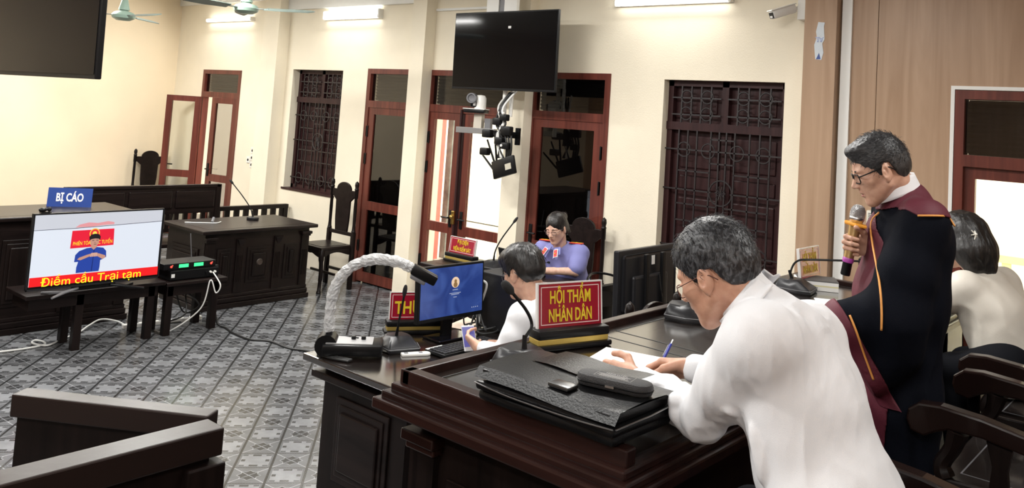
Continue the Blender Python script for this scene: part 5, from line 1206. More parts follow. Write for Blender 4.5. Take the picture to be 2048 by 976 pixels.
def arm_body(F, S, E_, Wr, r=(.046, .038, .025)): F.seg(S, E_, r[0], r[1], .02); F.seg(E_, Wr, r[1], r[2], .015)

# ---------------------------------------------------------------- 1. the man in white writing at the bench
def man_writing():
    J = dict(neck=V(-.965, 2.12, 1.565), ls=V(-.945, 1.985, 1.545), rs=V(-.955, 2.345, 1.510), pelvis=V(-.70, 2.16, 1.04), lhip=V(-.70, 2.08, 1.04), rhip=V(-.70, 2.24, 1.04),
             lknee=V(-1.06, 2.06, .99), rknee=V(-1.06, 2.28, .99), lank=V(-.98, 2.05, .50), rank=V(-.98, 2.27, .50), ltoe=V(-1.12, 2.05, .455), rtoe=V(-1.12, 2.27, .455))
    le, lw = V(-1.155, 2.135, 1.275), V(-1.455, 2.29, 1.247); re, rw = V(-1.14, 2.60, 1.27), V(-1.405, 2.525, 1.255)
    H = V(-1.095, 2.075, 1.663); A = frame(head_dir((-1, -.03), math.radians(30)), roll=math.radians(-3)); hs = 1.03
    F = Field(); limb_body(F, J); arm_body(F, J['ls'], le, lw); arm_body(F, J['rs'], re, rw)
    coarse = mesh_field(F, .012)
    Fh = Field(); add_head(Fh, H, A, hs, neck=J['neck'] + V(.01, 0, -.01)); hv = mesh_field(Fh, .0032)
    Fl = Field(); Fl.seg(le + (lw - le) * .6, lw, .032, .026, .01)
    add_hand(Fl, lw + (lw - le) * .08, (-1, .06, -.05), (.0, .92, -.38), 1, [(.35, .45, .3), (.45, .55, .35), (.5, .65, .4), (.6, .7, .4)], [(.75, .70, .25), (.97, .15, .12), (1, -.10, .15)], .04, 1.06)
    Fr = Field(); Fr.seg(re + (rw - re) * .6, rw, .032, .026, .01)
    add_hand(Fr, rw, (-.90, -.02, -.20), (-.05, -.75, -.66), -1, [(.55, .75, .45), (.75, .95, .55), (.95, 1.1, .6), (1.05, 1.15, .6)], [(.8, .3, .6), (.95, -.25, .45), (.95, -.45, .2)], .02, 1.12)
    lh = mesh_field(Fl, .0025); rh = mesh_field(Fr, .0025)
    p = body('gray-haired man in white shirt leaning over the bench to write', [coarse, hv, lh, rh], [SKIN_M, LIP], (-.7, 2.36, .42))
    line = [(.13, .085), (.092, .072), (.070, .045), (.055, .030), (.035, -.005), (.022, -.022), (.012, -.012), (.005, .018), (-.03, .012), (-.05, -.04), (-.075, -.075), (-.12, -.08)]
    hm = hair_mat('grey_streaked_hair', (.010, .010, .012), .42, (.20, .21, .23), (.9, .9, .5), 120)
    Fx = hair_field(H, A, line, hs, .013, .014, .005, 70, flow=(.5, 1, .5)); mesh_obj('hair', [mesh_field(Fx, .0032)], [hm], p)
    def comb(q): return (-.3 - q[0] * 2, q[1] * 6, -.8 + 4 * max(0, q[2] - .07)) if q[0] < .03 else (.2, q[1] * 6, -.9)
    strands(H, A, hs, line, 1500, .020, .00075, .013, .014, .005, hm, p, 3, comb)
    glasses('spectacles', H, A, hs, p, .0013, mat('tortoise_frame', (.10, .035, .025), .3), zc=-.008); brows(H, A, hs, p)
    # shirt
    S = Field(); sh = J
    S.seg(sh['ls'] + V(.02, .035, -.02), sh['rs'] + V(.02, -.03, -.02), .084, .080, .06)
    S.path([sh['neck'] + V(.05, .03, -.05), V(-.86, 2.15, 1.36), V(-.76, 2.13, 1.16), V(-.70, 2.14, .93)], [.085, .120, .130, .135], .08)
    S.path([sh['ls'] + V(.02, .03, -.02), V(-.88, 2.07, 1.34), V(-.79, 2.05, 1.14), V(-.72, 2.06, .92)], [.082, .088, .095, .10], .06)
    S.path([sh['rs'] + V(.02, -.02, -.02), V(-.87, 2.28, 1.36), V(-.78, 2.24, 1.15), V(-.72, 2.24, .92)], [.082, .088, .095, .10], .06)
    S.path([V(-.98, 2.17, 1.42), V(-.88, 2.15, 1.2), V(-.80, 2.14, 1.0)], [.085, .095, .10], .06)
    for sd, (s0, e0, w0) in enumerate(((sh['ls'], le, lw), (sh['rs'], re, rw))):
        dv = (w0 - e0) / np.linalg.norm(w0 - e0); mid = (s0 + e0) / 2
        S.path([s0 + V(.01, 0, -.012 - .012 * sd), mid + V(.012, -.005, -.012), e0 + V(.012, -.004, -.012)], [.078 - .016 * sd, .072, .062], .05); S.path([e0 + V(.01, -.004, -.012), e0 + (w0 - e0) * .55 + V(0, 0, -.006), w0 - dv * .012], [.062, .055, .045], .025)
    for pl, r in (([(-.917, 1.997, 1.333), (-.87, 2.042, 1.276), (-.805, 2.103, 1.208)], .009), ([(-1.133, 2.155, 1.343), (-1.107, 2.182, 1.291), (-1.117, 2.18, 1.221)], .010), ([(-1.165, 2.125, 1.381), (-1.10, 2.1, 1.331), (-1.0, 2.0, 1.35)], .010),
                  ([(-1.233, 2.074, 1.307), (-1.191, 2.115, 1.256), (-1.16, 2.146, 1.204)], .009), ([(-1.255, 2.055, 1.326), (-1.202, 2.102, 1.296), (-1.16, 2.141, 1.259)], .009)):
        fold(S, pl, r, .022)
    cutplane(S, (0, 0, .925), (0, 0, -1))
    def elbow_w(P): return .35 + 1.2 * np.exp(-((P - le) ** 2).sum(1) / .018) + .8 * np.exp(-((P - V(-.72, 2.2, 1.1)) ** 2).sum(1) / .05)
    wrinkle(S, .0085, 9, (1.9, 1.7, .42), 2.0, lambda P: .55 + .6 * elbow_w(P)); wrinkle(S, .0028, 24, (1.5, 1.3, .4), 5.0)
    dv = (lw - le) / np.linalg.norm(lw - le); S.seg(lw - dv * .02, lw + dv * .05, .030, .031, .003, -1); dv2 = (rw - re) / np.linalg.norm(rw - re); S.seg(rw - dv2 * .02, rw + dv2 * .05, .030, .031, .003, -1)
    S.seg(sh['neck'] + V(.01, .0, -.015), sh['neck'] + V(-.072, -.024, .056), .085, .077, .03)
    S.seg(sh['neck'] + V(-.074, -.024, .058), sh['neck'] + V(-.18, -.056, .14), .067, .075, .004, -1); cn = V(-.13, -.045, .098); cn /= np.linalg.norm(cn)
    S.post.append(lambda P, d: np.where(((P - sh['neck']) @ cn > .0) & (np.linalg.norm(P - sh['neck'], axis=1) < .19), smax(d, (P - sh['neck']) @ cn - .092, .004), d))
    sv = mesh_field(S, .0045); shirt = mesh_obj('shirt', [sv], [SHIRT], p)
    # collar, yoke seam, cuff bands
    nk = sh['neck'] + V(-.030, -.010, .020); ax = (H - nk); ax = ax / np.linalg.norm(ax); a1 = np.cross(ax, V(0, 1, 0)); a1 /= np.linalg.norm(a1); a2 = np.cross(ax, a1)
    c = MB()
    def col(u, v):
        a = -2.7 + 5.4 * u; r = .088 + .004 * (1 - v) + (.012 if v < .2 else 0); q = nk + a1 * math.cos(a) * r * 1.04 + a2 * math.sin(a) * r + ax * (.006 + .042 * v); return Vector(q)
    c.grid(col, 40, 6); o = c.build('collar', SHIRT, shirt, 'all'); o.data.transform(base_matrix(shirt).inverted()); so = o.modifiers.new('thickness', 'SOLIDIFY'); so.thickness = .0035
    for w0, d0 in ((lw, dv), (rw, dv2)):
        t = MB().tube([Vector(w0 - d0 * .055), Vector(w0 - d0 * .05), Vector(w0 - d0 * .008), Vector(w0 - d0 * .004)], [.043, .0445, .0415, .038], 20, cap=False); o = t.build('cuff', SHIRT, shirt, 'all'); o.data.transform(base_matrix(shirt).inverted())
    t = Field(); 
    for s_ in 'lr': t.seg(J[s_ + 'hip'], J[s_ + 'knee'], .09, .066, .05); t.seg(J[s_ + 'knee'], J[s_ + 'ank'] + V(0, 0, .03), .064, .05, .03)
    t.seg(J['lhip'], J['rhip'], .115, .115, .06); cutplane(t, (0, 0, .922), (0, 0, -1)); t.post[-1] = (lambda f: lambda P, d: np.where(P[:, 0] > -.85, f(P, d), d))(t.post[-1]); mesh_obj('trousers', [mesh_field(t, .014)], [TROUS], p)
    t = Field(); 
    for s_ in 'lr': t.seg(J[s_ + 'ank'] + V(0, 0, -.02), J[s_ + 'toe'], .042, .034, .02)
    mesh_obj('shoes', [mesh_field(t, .012)], [BLACKP], p)
    # pen
    pn = thing('ballpoint_pen', 'blue ballpoint pen held in the writing man hand', 'pen', (-1.535, 2.495, 1.193)); d = Vector((.025, .075, .125)).normalized()
    a = Vector((0, 0, 0)); MB().tube([a, a + d * .008, a + d * .03, a + d * .105, a + d * .135], [.0008, .0026, .0045, .0048, .0045], 10).build('pen_barrel', mat('blue_pen', (.02, .035, .36), .25), pn, True)
    MB().tube([a + d * .135, a + d * .150], [.0026, .0026], 8).build('pen_button', METAL, pn); MB().tube([a + d * .13 + Vector((-.006, -.003, 0)), a + d * .09 + Vector((-.0065, -.003, 0))], .0013, 6).build('pen_clip', METAL, pn)
man_writing()

# ---------------------------------------------------------------- 2. the robed judge speaking into a microphone
def man_robed():
    fd, ld = V(-.85, -.525, 0), V(.525, -.85, 0); up = V(0, 0, 1); Sc = V(-1.0, 3.40, 1.712)
    at = lambda a, l, z: V(Sc[0], Sc[1], 0) + fd * a + ld * l + up * z
    J = dict(neck=V(-1.030, 3.378, 1.850), ls=Sc + ld * .178 + up * .055, rs=Sc - ld * .178 + up * .055, pelvis=V(-1.03, 3.45, 1.30), lhip=V(-1.0, 3.36, 1.28), rhip=V(-1.06, 3.53, 1.28),
             lknee=V(-1.03, 3.36, .88), rknee=V(-1.09, 3.52, .88), lank=V(-1.02, 3.36, .50), rank=V(-1.08, 3.52, .50), ltoe=V(-1.13, 3.30, .455), rtoe=V(-1.17, 3.47, .455))
    H = V(-1.078, 3.298, 1.930); A = frame(head_dir((-.85, -.525), math.radians(25)), roll=0); hs = .98
    le, lw = at(.10, .205, 1.43), at(.28, .20, 1.385); re = V(-1.03, 3.60, 1.47)
    fh, nh = V(-.757, -.62, .10), V(.64, -.76, -.05); fh /= np.linalg.norm(fh); nh /= np.linalg.norm(nh); mc = V(-1.168, 3.272, 1.634); rw = mc - fh * .092 - nh * .032
    F = Field(); limb_body(F, J); arm_body(F, J['ls'], le, lw); arm_body(F, J['rs'], re, rw); coarse = mesh_field(F, .013)
    Fh = Field(); add_head(Fh, H, A, hs, neck=J['neck'] + V(.02, .01, -.02), mouth_open=.002); hv = mesh_field(Fh, .003)
    Fr = Field(); fa = (rw - re) / np.linalg.norm(rw - re); Fr.seg(rw - fa * .14, rw, .034, .027, .01)
    add_hand(Fr, rw, fh, nh, -1, [(.95, 1.25, .7), (1.0, 1.3, .7), (1.02, 1.3, .7), (1.05, 1.3, .7)], [(.55, .6, .5), (.75, .35, .55), (.6, .15, .75)], .02, 1.02)
    Fl = Field(); Fl.seg(le + (lw - le) * .5, lw, .034, .026, .01); add_hand(Fl, lw, (-.95, -.1, -.25), (.1, -.2, -.95), 1, [(.3, .35, .25)] * 4, [(.7, .7, .2), (.9, .4, .2), (1, .2, .1)], .05)
    p = body('standing man in black robe with maroon yoke, holding a gold microphone', [coarse, hv, mesh_field(Fr, .0026), mesh_field(Fl, .004)], [SKIN_P], (-1.03, 3.45, .42))
    line = [(.14, .075), (.100, .068), (.078, .052), (.066, .040), (.058, .006), (.036, -.004), (.028, -.030), (.016, -.036), (.010, -.004), (.004, .024), (-.024, .026), (-.040, -.03), (-.070, -.078), (-.12, -.085)]
    hm = hair_mat('short_black_hair', (.010, .010, .012), .22, (.20, .20, .21), (.6, .6, 1.2), 140)
    def ex(F_, W, A_): F_.ell(W(.040, 0, .100), V(.060, .054, .033) * hs, A_, .02)
    mesh_obj('hair', [mesh_field(hair_field(H, A, line, hs, .007, .015, .004, 80, extra=ex), .003)], [hm, hair_mat('faded_side_hair', (.020, .019, .019), .45, (.13, .12, .12), (1, 1, 1), 300)], p, lambda c: ((c - H) @ A[:, 2] < .030 + .25 * np.clip(-(c - H) @ A[:, 0], -.1, .03)).astype(int))
    strands(H, A, hs, line, 1100, .020, .0008, .007, .017, .008, hm, p, 5, lambda q: (.8 + q[0] * 3, q[1] * 3, -.6 + 9 * max(0, q[2] - .05)))
    glasses('spectacles', H, A, hs, p, .0024, BLACKP, .025, .018, zc=.0); brows(H, A, hs, p)
    Lp = Field(); W = lambda x, y, z: H + A @ (V(x, y, z) * hs); Lp.ell(W(.098, 0, -.0575), V(.0082, .0195, .0042), A, .002); Lp.ell(W(.0965, 0, -.0705), V(.0082, .017, .0052), A, .002); mesh_obj('lips', [mesh_field(Lp, .0016)], [LIP], p)
    # shirt collar
    nk = V(-1.042, 3.360, 1.868); ax = H - V(.02, .0, .12) - nk; ax = V(-.22, -.14, .96); ax /= np.linalg.norm(ax); a1 = fd - ax * (fd @ ax); a1 /= np.linalg.norm(a1); a2 = np.cross(ax, a1)
    c = MB()
    def col(u, v):
        a = PI - .0 + (-2.85 + 5.7 * u); r = .072 + .014 * (1 - v); fr = max(0, math.cos(a)); return Vector(nk + a1 * math.cos(a) * r * 1.1 + a2 * math.sin(a) * r + ax * (-.030 + .068 * v - .020 * fr))
    c.grid(col, 40, 6); o = c.build('shirt_collar', SHIRT, p, 'all'); o.data.transform(base_matrix(p).inverted()); o.modifiers.new('thickness', 'SOLIDIFY').thickness = .004
    # robe
    def torso():
        T = Field(); T.seg(J['ls'] + V(0, 0, -.015), J['rs'] + V(0, 0, -.015), .075, .075, .05); T.seg(J['neck'] + V(.02, .01, -.035), J['neck'] + V(.03, .02, -.12), .075, .13, .08)
        ax_ = [at(-.01, 0, 1.65), at(.02, 0, 1.45), at(.015, 0, 1.1), at(.015, 0, .75), at(.02, 0, .47)]
        for l, rr in ((.085, (.118, .120, .108, .105, .11)), (-.085, (.118, .122, .11, .11, .115)), (0, (.125, .128, .112, .112, .118))): T.path([q + ld * l for q in ax_], rr, .08)
        return T
    Tt = torso(); R_b = torso()
    R_b.path([J['ls'] + V(0, 0, -.01), at(.06, .20, 1.57), le + V(0, 0, -.01)], [.074, .088, .092], .05); R_b.path([le, le + (lw - le) * .9], [.085, .070], .06)
    R_b.path([le + V(.01, .0, -.03), at(.08, .20, 1.30), at(.17, .20, 1.20)], [.085, .06, .032], .09); R_b.seg(at(.25, .20, 1.35), at(.19, .20, 1.21), .045, .03, .08)
    R_b.path([J['rs'], re, re + (rw - re) * .62], [.085, .095, .085], .05); R_b.seg(re + V(0, 0, -.05), at(.15, -.2, 1.34), .07, .04, .07)
    P1 = at(.300, .20, 1.375); nrm = fd * .84 - up * .54; nrm /= np.linalg.norm(nrm)
    def cut(P, d):
        q = P - V(Sc[0], Sc[1], 0); l = q @ ld; m = (l > .05) & (P[:, 2] > 1.13); v = (P - P1) @ nrm; d = d.copy(); d[m] = smax(d[m], v[m], .006); return d
    R_b.post.append(cut)
    def foldw(P): return .4 + .8 * np.clip((1.6 - P[:, 2]) / .5, 0, 1)
    for X in (R_b,): wrinkle(X, .014, 7, (1.6, 1.6, .22), 4.0, foldw)
    R_b.seg(J['neck'] + V(-.01, 0, -.02), J['neck'] + V(-.04, -.02, .12), .070, .082, .008, -1)
    robe = mesh_obj('robe', [mesh_field(R_b, .0065)], [ROBE], p)
    poly = [(-.30, 1.72), (-.20, 1.735), (-.136, 1.743), (-.118, 1.772), (-.044, 1.79), (.041, 1.785), (.07, 1.80), (.122, 1.772), (.135, 1.711), (.11, 1.65), (.10, 1.55), (.10, 1.46), (.10, 1.38), (.10, .6)]
    pa, pz = [np.array(q) for q in zip(*[q for q in poly])]
    Y = torso(); 
    def yoke(P, d):
        q = P - V(Sc[0], Sc[1], 0); a = q @ fd; z = P[:, 2]
        zb = np.interp(a, pa[:9], pz[:9]); up_ = zb - z                      # negative above the yoke line
        ab = np.interp(-z, -pz[8:], pa[8:]); fr = ab - a                     # negative in front of the band
        return smax(d - .006, np.where(z > 1.66, np.minimum(up_, fr), fr), .003)
    Y.post.append(yoke); Y.seg(J['neck'] + V(-.01, 0, -.02), J['neck'] + V(-.04, -.02, .12), .070, .082, .008, -1)
    Y.post = Y.post[::-1] if False else Y.post
    Y2 = Field(); Y2.ops = R_b.ops[:]; Y2.lo, Y2.hi = R_b.lo, R_b.hi; Y2.post = R_b.post[:]
    def yoke2(P, d):
        q = P - V(Sc[0], Sc[1], 0); a = q @ fd; z = P[:, 2]; zb = np.interp(a, pa[:9], pz[:9]); fr = np.interp(-z, -pz[8:], pa[8:]) - a
        return smax(smax(d - .006, np.minimum(zb - z, np.where(z > 1.7, fr, 1)), .003), np.maximum(a - .20, 1.66 - z), .003)
    Y2.post.append(yoke2)
    mesh_obj('robe_yoke', [mesh_field(Y, .0045), mesh_field(Y2, .0045, at(0, 0, 1.6) - .45, at(0, 0, 1.9) + .45)], [MAROON], robe)
    PF = Field(); PF.ops = R_b.ops[:]; PF.post = R_b.post[:]
    def surf(a, z, off=.008):
        ls_ = np.linspace(.40, -.1, 260); q = np.stack([at(a, l, z) for l in ls_]); d = PF(q); i = np.argmax(d < .006); return at(a, ls_[i] + off * .4, z) if (d < .006).any() else None
    pts = [surf(a, z) for a, z in poly[:7] + [(.118, 1.768), (.145, 1.71), (.155, 1.65), (.162, 1.55), (.163, 1.46), (.163, 1.39)]]
    for grp in (pts[0:6], pts[7:]):
        grp = [q for q in grp if q is not None]
        if len(grp) > 1: o = MB().tube([Vector(q) for q in spline(grp, 5)], .0038, 6).build('piping', PIPING, robe, 'all'); o.data.transform(base_matrix(robe).inverted())
    C = Field(); C.ops = R_b.ops[:]; C.lo, C.hi = R_b.lo, R_b.hi
    def band(P, d):
        q = P - V(Sc[0], Sc[1], 0); l = q @ ld; v = (P - P1) @ nrm; return smax(smax(d - .012, -(v + .050), .003), smax(v - .004, .06 - l, .003), .004)
    C.post.append(band); mesh_obj('cuff_band', [mesh_field(C, .0055, np.minimum(lw, P1) - .25, np.maximum(lw, P1) + .2)], [MAROON], robe)
    # sleeve piping follows the band's inner edge
    Q = Field(); Q.ops = R_b.ops[:]; pts = []
    for s_ in np.linspace(0, 1, 9):
        a, z = .262 - .09 * s_, 1.425 - .215 * s_; ls_ = np.linspace(.45, 0.02, 240); q = np.stack([at(a, l, z) for l in ls_]); d = Q(q)
        if (d < .013).any(): pts.append(at(a, ls_[np.argmax(d < .013)], z))
    if len(pts) > 2: o = MB().tube([Vector(q) for q in spline(pts, 4)], .004, 6).build('piping', PIPING, robe, 'all'); o.data.transform(base_matrix(robe).inverted())
    t = Field()
    for s_ in 'lr': t.seg(J[s_ + 'ank'] + V(0, 0, -.02), J[s_ + 'toe'], .042, .034, .02)
    mesh_obj('shoes', [mesh_field(t, .012)], [BLACKP], p)
    # microphone
    d = V(.032, .012, .215); d /= np.linalg.norm(d); m0 = mc - d * .115; Q_ = Vector(d).to_track_quat('Z', 'Y')
    t = thing('handheld_microphone', 'gold handheld microphone with an orange ring held by the robed man', 'microphone', Vector(m0)); t.rotation_euler = Q_.to_euler()
    MB().lathe([(.016, 0), (.018, .004), (.0175, .05), (.0185, .052)], 20).build('microphone_tail', BLACKP, t, True); MB().lathe([(.0195, .050), (.0205, .054), (.0205, .066), (.0195, .068)], 20).build('purple_ring', mat('purple_ring', (.42, .07, .38), .3), t, True)
    MB().lathe([(.0185, .066), (.0195, .10), (.0215, .16), (.0235, .192)], 20).build('microphone_body', mat('gold_mic', (.60, .42, .20), .3, metal=.8), t, True)
    MB().lathe([(.024, .190), (.045, .192), (.047, .197), (.045, .202), (.024, .204)], 6).build('orange_guard', mat('orange_guard', (.85, .36, .03), .5), t)
    MB().lathe([(.023, .203), (.026, .212), (.0285, .217), (.0285, .222), (.0275, .225)], 20).build('grille_ring', METAL, t, True)
    MB().lathe([(.0275, .224), (.0285, .236), (.027, .252), (.020, .266), (.010, .272), (0, .273)], 22).build('grille_head', mat('wire_mesh', (.42, .42, .43), .35, metal=.8, bump=1.0, bscale=420), t, True)
man_robed()

# ---------------------------------------------------------------- 3. the clerk
def clerk():
    H = V(-2.943, 3.437, 1.222); A = frame(head_dir((-1, -.02), math.radians(20))); hs = 1.02
    J = dict(neck=V(-2.86, 3.47, 1.085), ls=V(-2.80, 3.30, 1.035), rs=V(-2.80, 3.65, 1.035), pelvis=V(-2.56, 3.60, .61), lhip=V(-2.56, 3.50, .61), rhip=V(-2.56, 3.70, .61), lknee=V(-2.89, 3.48, .56), rknee=V(-2.89, 3.72, .56),
             lank=V(-2.78, 3.46, .08), rank=V(-2.78, 3.72, .08), ltoe=V(-2.90, 3.46, .035), rtoe=V(-2.90, 3.72, .035))
    le, lw = V(-2.88, 3.215, .835), V(-3.03, 3.235, .845); re, rw = V(-2.90, 3.66, .835), V(-3.02, 3.42, .835)
    le, lw = V(-2.84, 3.20, .855), V(-3.04, 3.235, .85)
    F = Field(); limb_body(F, J); arm_body(F, J['ls'], le, lw); arm_body(F, J['rs'], re, rw)
    Fh = Field(); add_head(Fh, H, A, hs, neck=J['neck'])
    Fl = Field(); Fl.seg(le + (lw - le) * .5, lw, .030, .024, .01); add_hand(Fl, lw, (-.85, .15, .15), (.45, .75, .40), -1, [(.5, .7, .4), (.6, .8, .5), (.65, .85, .5), (.7, .9, .5)], [(.6, .6, .5), (.8, .2, .6), (.8, 0, .6)], .03)
    Fr = Field(); Fr.seg(re + (rw - re) * .5, rw, .030, .024, .01); add_hand(Fr, rw, (-.85, -.5, -.05), (0, 0, -1), 1, [(.3, .45, .3)] * 4, [(.7, .7, .2), (.95, .3, .2), (1, .1, .1)], .06)
    p = body('young clerk in white shirt and glasses looking down at a phone', [mesh_field(F, .014), mesh_field(Fh, .0045), mesh_field(Fl, .004), mesh_field(Fr, .004)], [SKIN_P], (-2.6, 3.58, 0))
    line = [(.14, .02), (.11, .030), (.085, .020), (.066, .020), (.040, .010), (.030, -.012), (.018, -.016), (.012, .012), (.002, .028), (-.026, .022), (-.036, -.02), (-.060, -.075), (-.12, -.085)]
    hm = hair_mat('glossy_black_hair', (.008, .007, .007), .10, (.12, .09, .07), (.5, .5, .5), 60)
    def ex(F_, W, A_): F_.ell(W(.030, 0, .088), V(.092, .082, .052) * hs, A_, .03)
    mesh_obj('hair', [mesh_field(hair_field(H, A, line, hs, .022, .024, .006, 45, extra=ex), .0045)], [hm], p)
    strands(H, A, hs, line, 600, .035, .0013, .022, .024, .004, hm, p, 8, lambda q: (.3 + q[0] * 6, q[1] * 7, -.7 + 3 * max(0, q[2] - .08)))
    glasses('spectacles', H, A, hs, p, .0018, mat('slate_frame', (.08, .08, .10), .3), .026, .020, zc=-.004)
    S = Field(); S.seg(J['ls'] + V(.01, .02, -.015), J['rs'] + V(.01, -.02, -.015), .075, .075, .05)
    S.path([J['neck'] + V(.03, .01, -.04), V(-2.70, 3.52, .88), V(-2.60, 3.56, .70), V(-2.56, 3.58, .52)], [.075, .13, .145, .15], .09)
    for s_, o_ in (('ls', -.09), ('rs', .09)): S.path([J[s_], V(-2.70, 3.52 + o_, .86), V(-2.58, 3.57 + o_, .56)], [.07, .095, .105], .07)
    for s_, e_, w_ in ((J['ls'], le, lw), (J['rs'], re, rw)): S.path([s_, (s_ + e_) / 2 + V(.01, 0, 0), e_], [.070, .065, .056], .03); S.path([e_, e_ + (w_ - e_) * .72], [.056, .042], .02)
    wrinkle(S, .008, 10, (1.3, 1, .6), 1.0); cutplane(S, (0, 0, .495), (0, 0, -1)); S.seg(J['neck'] + V(-.01, 0, .0), J['neck'] + V(-.06, -.02, .10), .062, .068, .005, -1)
    sh = mesh_obj('shirt', [mesh_field(S, .008)], [SHIRT], p)
    nk = J['neck'] + V(-.005, 0, 0); c = MB(); ax = V(-.35, -.06, .93); ax /= np.linalg.norm(ax); a1 = np.cross(V(0, 1, 0), ax); a1 /= np.linalg.norm(a1); a2 = np.cross(ax, a1)
    c.grid(lambda u, v: Vector(nk + a1 * math.cos(-2.7 + 5.4 * u) * (.066 + .01 * (1 - v)) + a2 * math.sin(-2.7 + 5.4 * u) * (.064 + .01 * (1 - v)) + ax * (-.02 + .05 * v)), 30, 5); o = c.build('collar', SHIRT, sh, 'all'); o.data.transform(base_matrix(sh).inverted()); o.modifiers.new('thickness', 'SOLIDIFY').thickness = .004
    t = Field()
    for s_ in 'lr': t.seg(J[s_ + 'hip'], J[s_ + 'knee'], .085, .062, .05); t.seg(J[s_ + 'knee'], J[s_ + 'ank'] + V(0, 0, .03), .06, .05, .03)
    t.seg(J['lhip'], J['rhip'], .11, .11, .06); mesh_obj('trousers', [mesh_field(t, .014)], [TROUS], p)
    t = Field()
    for s_ in 'lr': t.seg(J[s_ + 'ank'] + V(0, 0, -.02), J[s_ + 'toe'], .042, .034, .02)
    mesh_obj('shoes', [mesh_field(t, .012)], [BLACKP], p)
    ph_ = thing('smartphone', 'smartphone with violet screen held by the clerk', 'phone', (-3.125, 3.255, .872)); ph_.rotation_euler = frame((.50, -.10, -.55), (.55, -.25, .80)).T.tolist() and Matrix(frame((.45, -.25, -.55), (.5, -.35, .75)).tolist()).to_euler()
    MB().box(-.072, .072, -.035, .035, -.004, .004, bev=.003).build('phone_body', mat('silver_phone', (.55, .55, .57), .3), ph_); MB().box(-.062, .050, -.032, .032, .0041, .0046).build('phone_screen', mat('violet_screen', (.16, .15, .50), .2, emit=.5), ph_)
clerk()

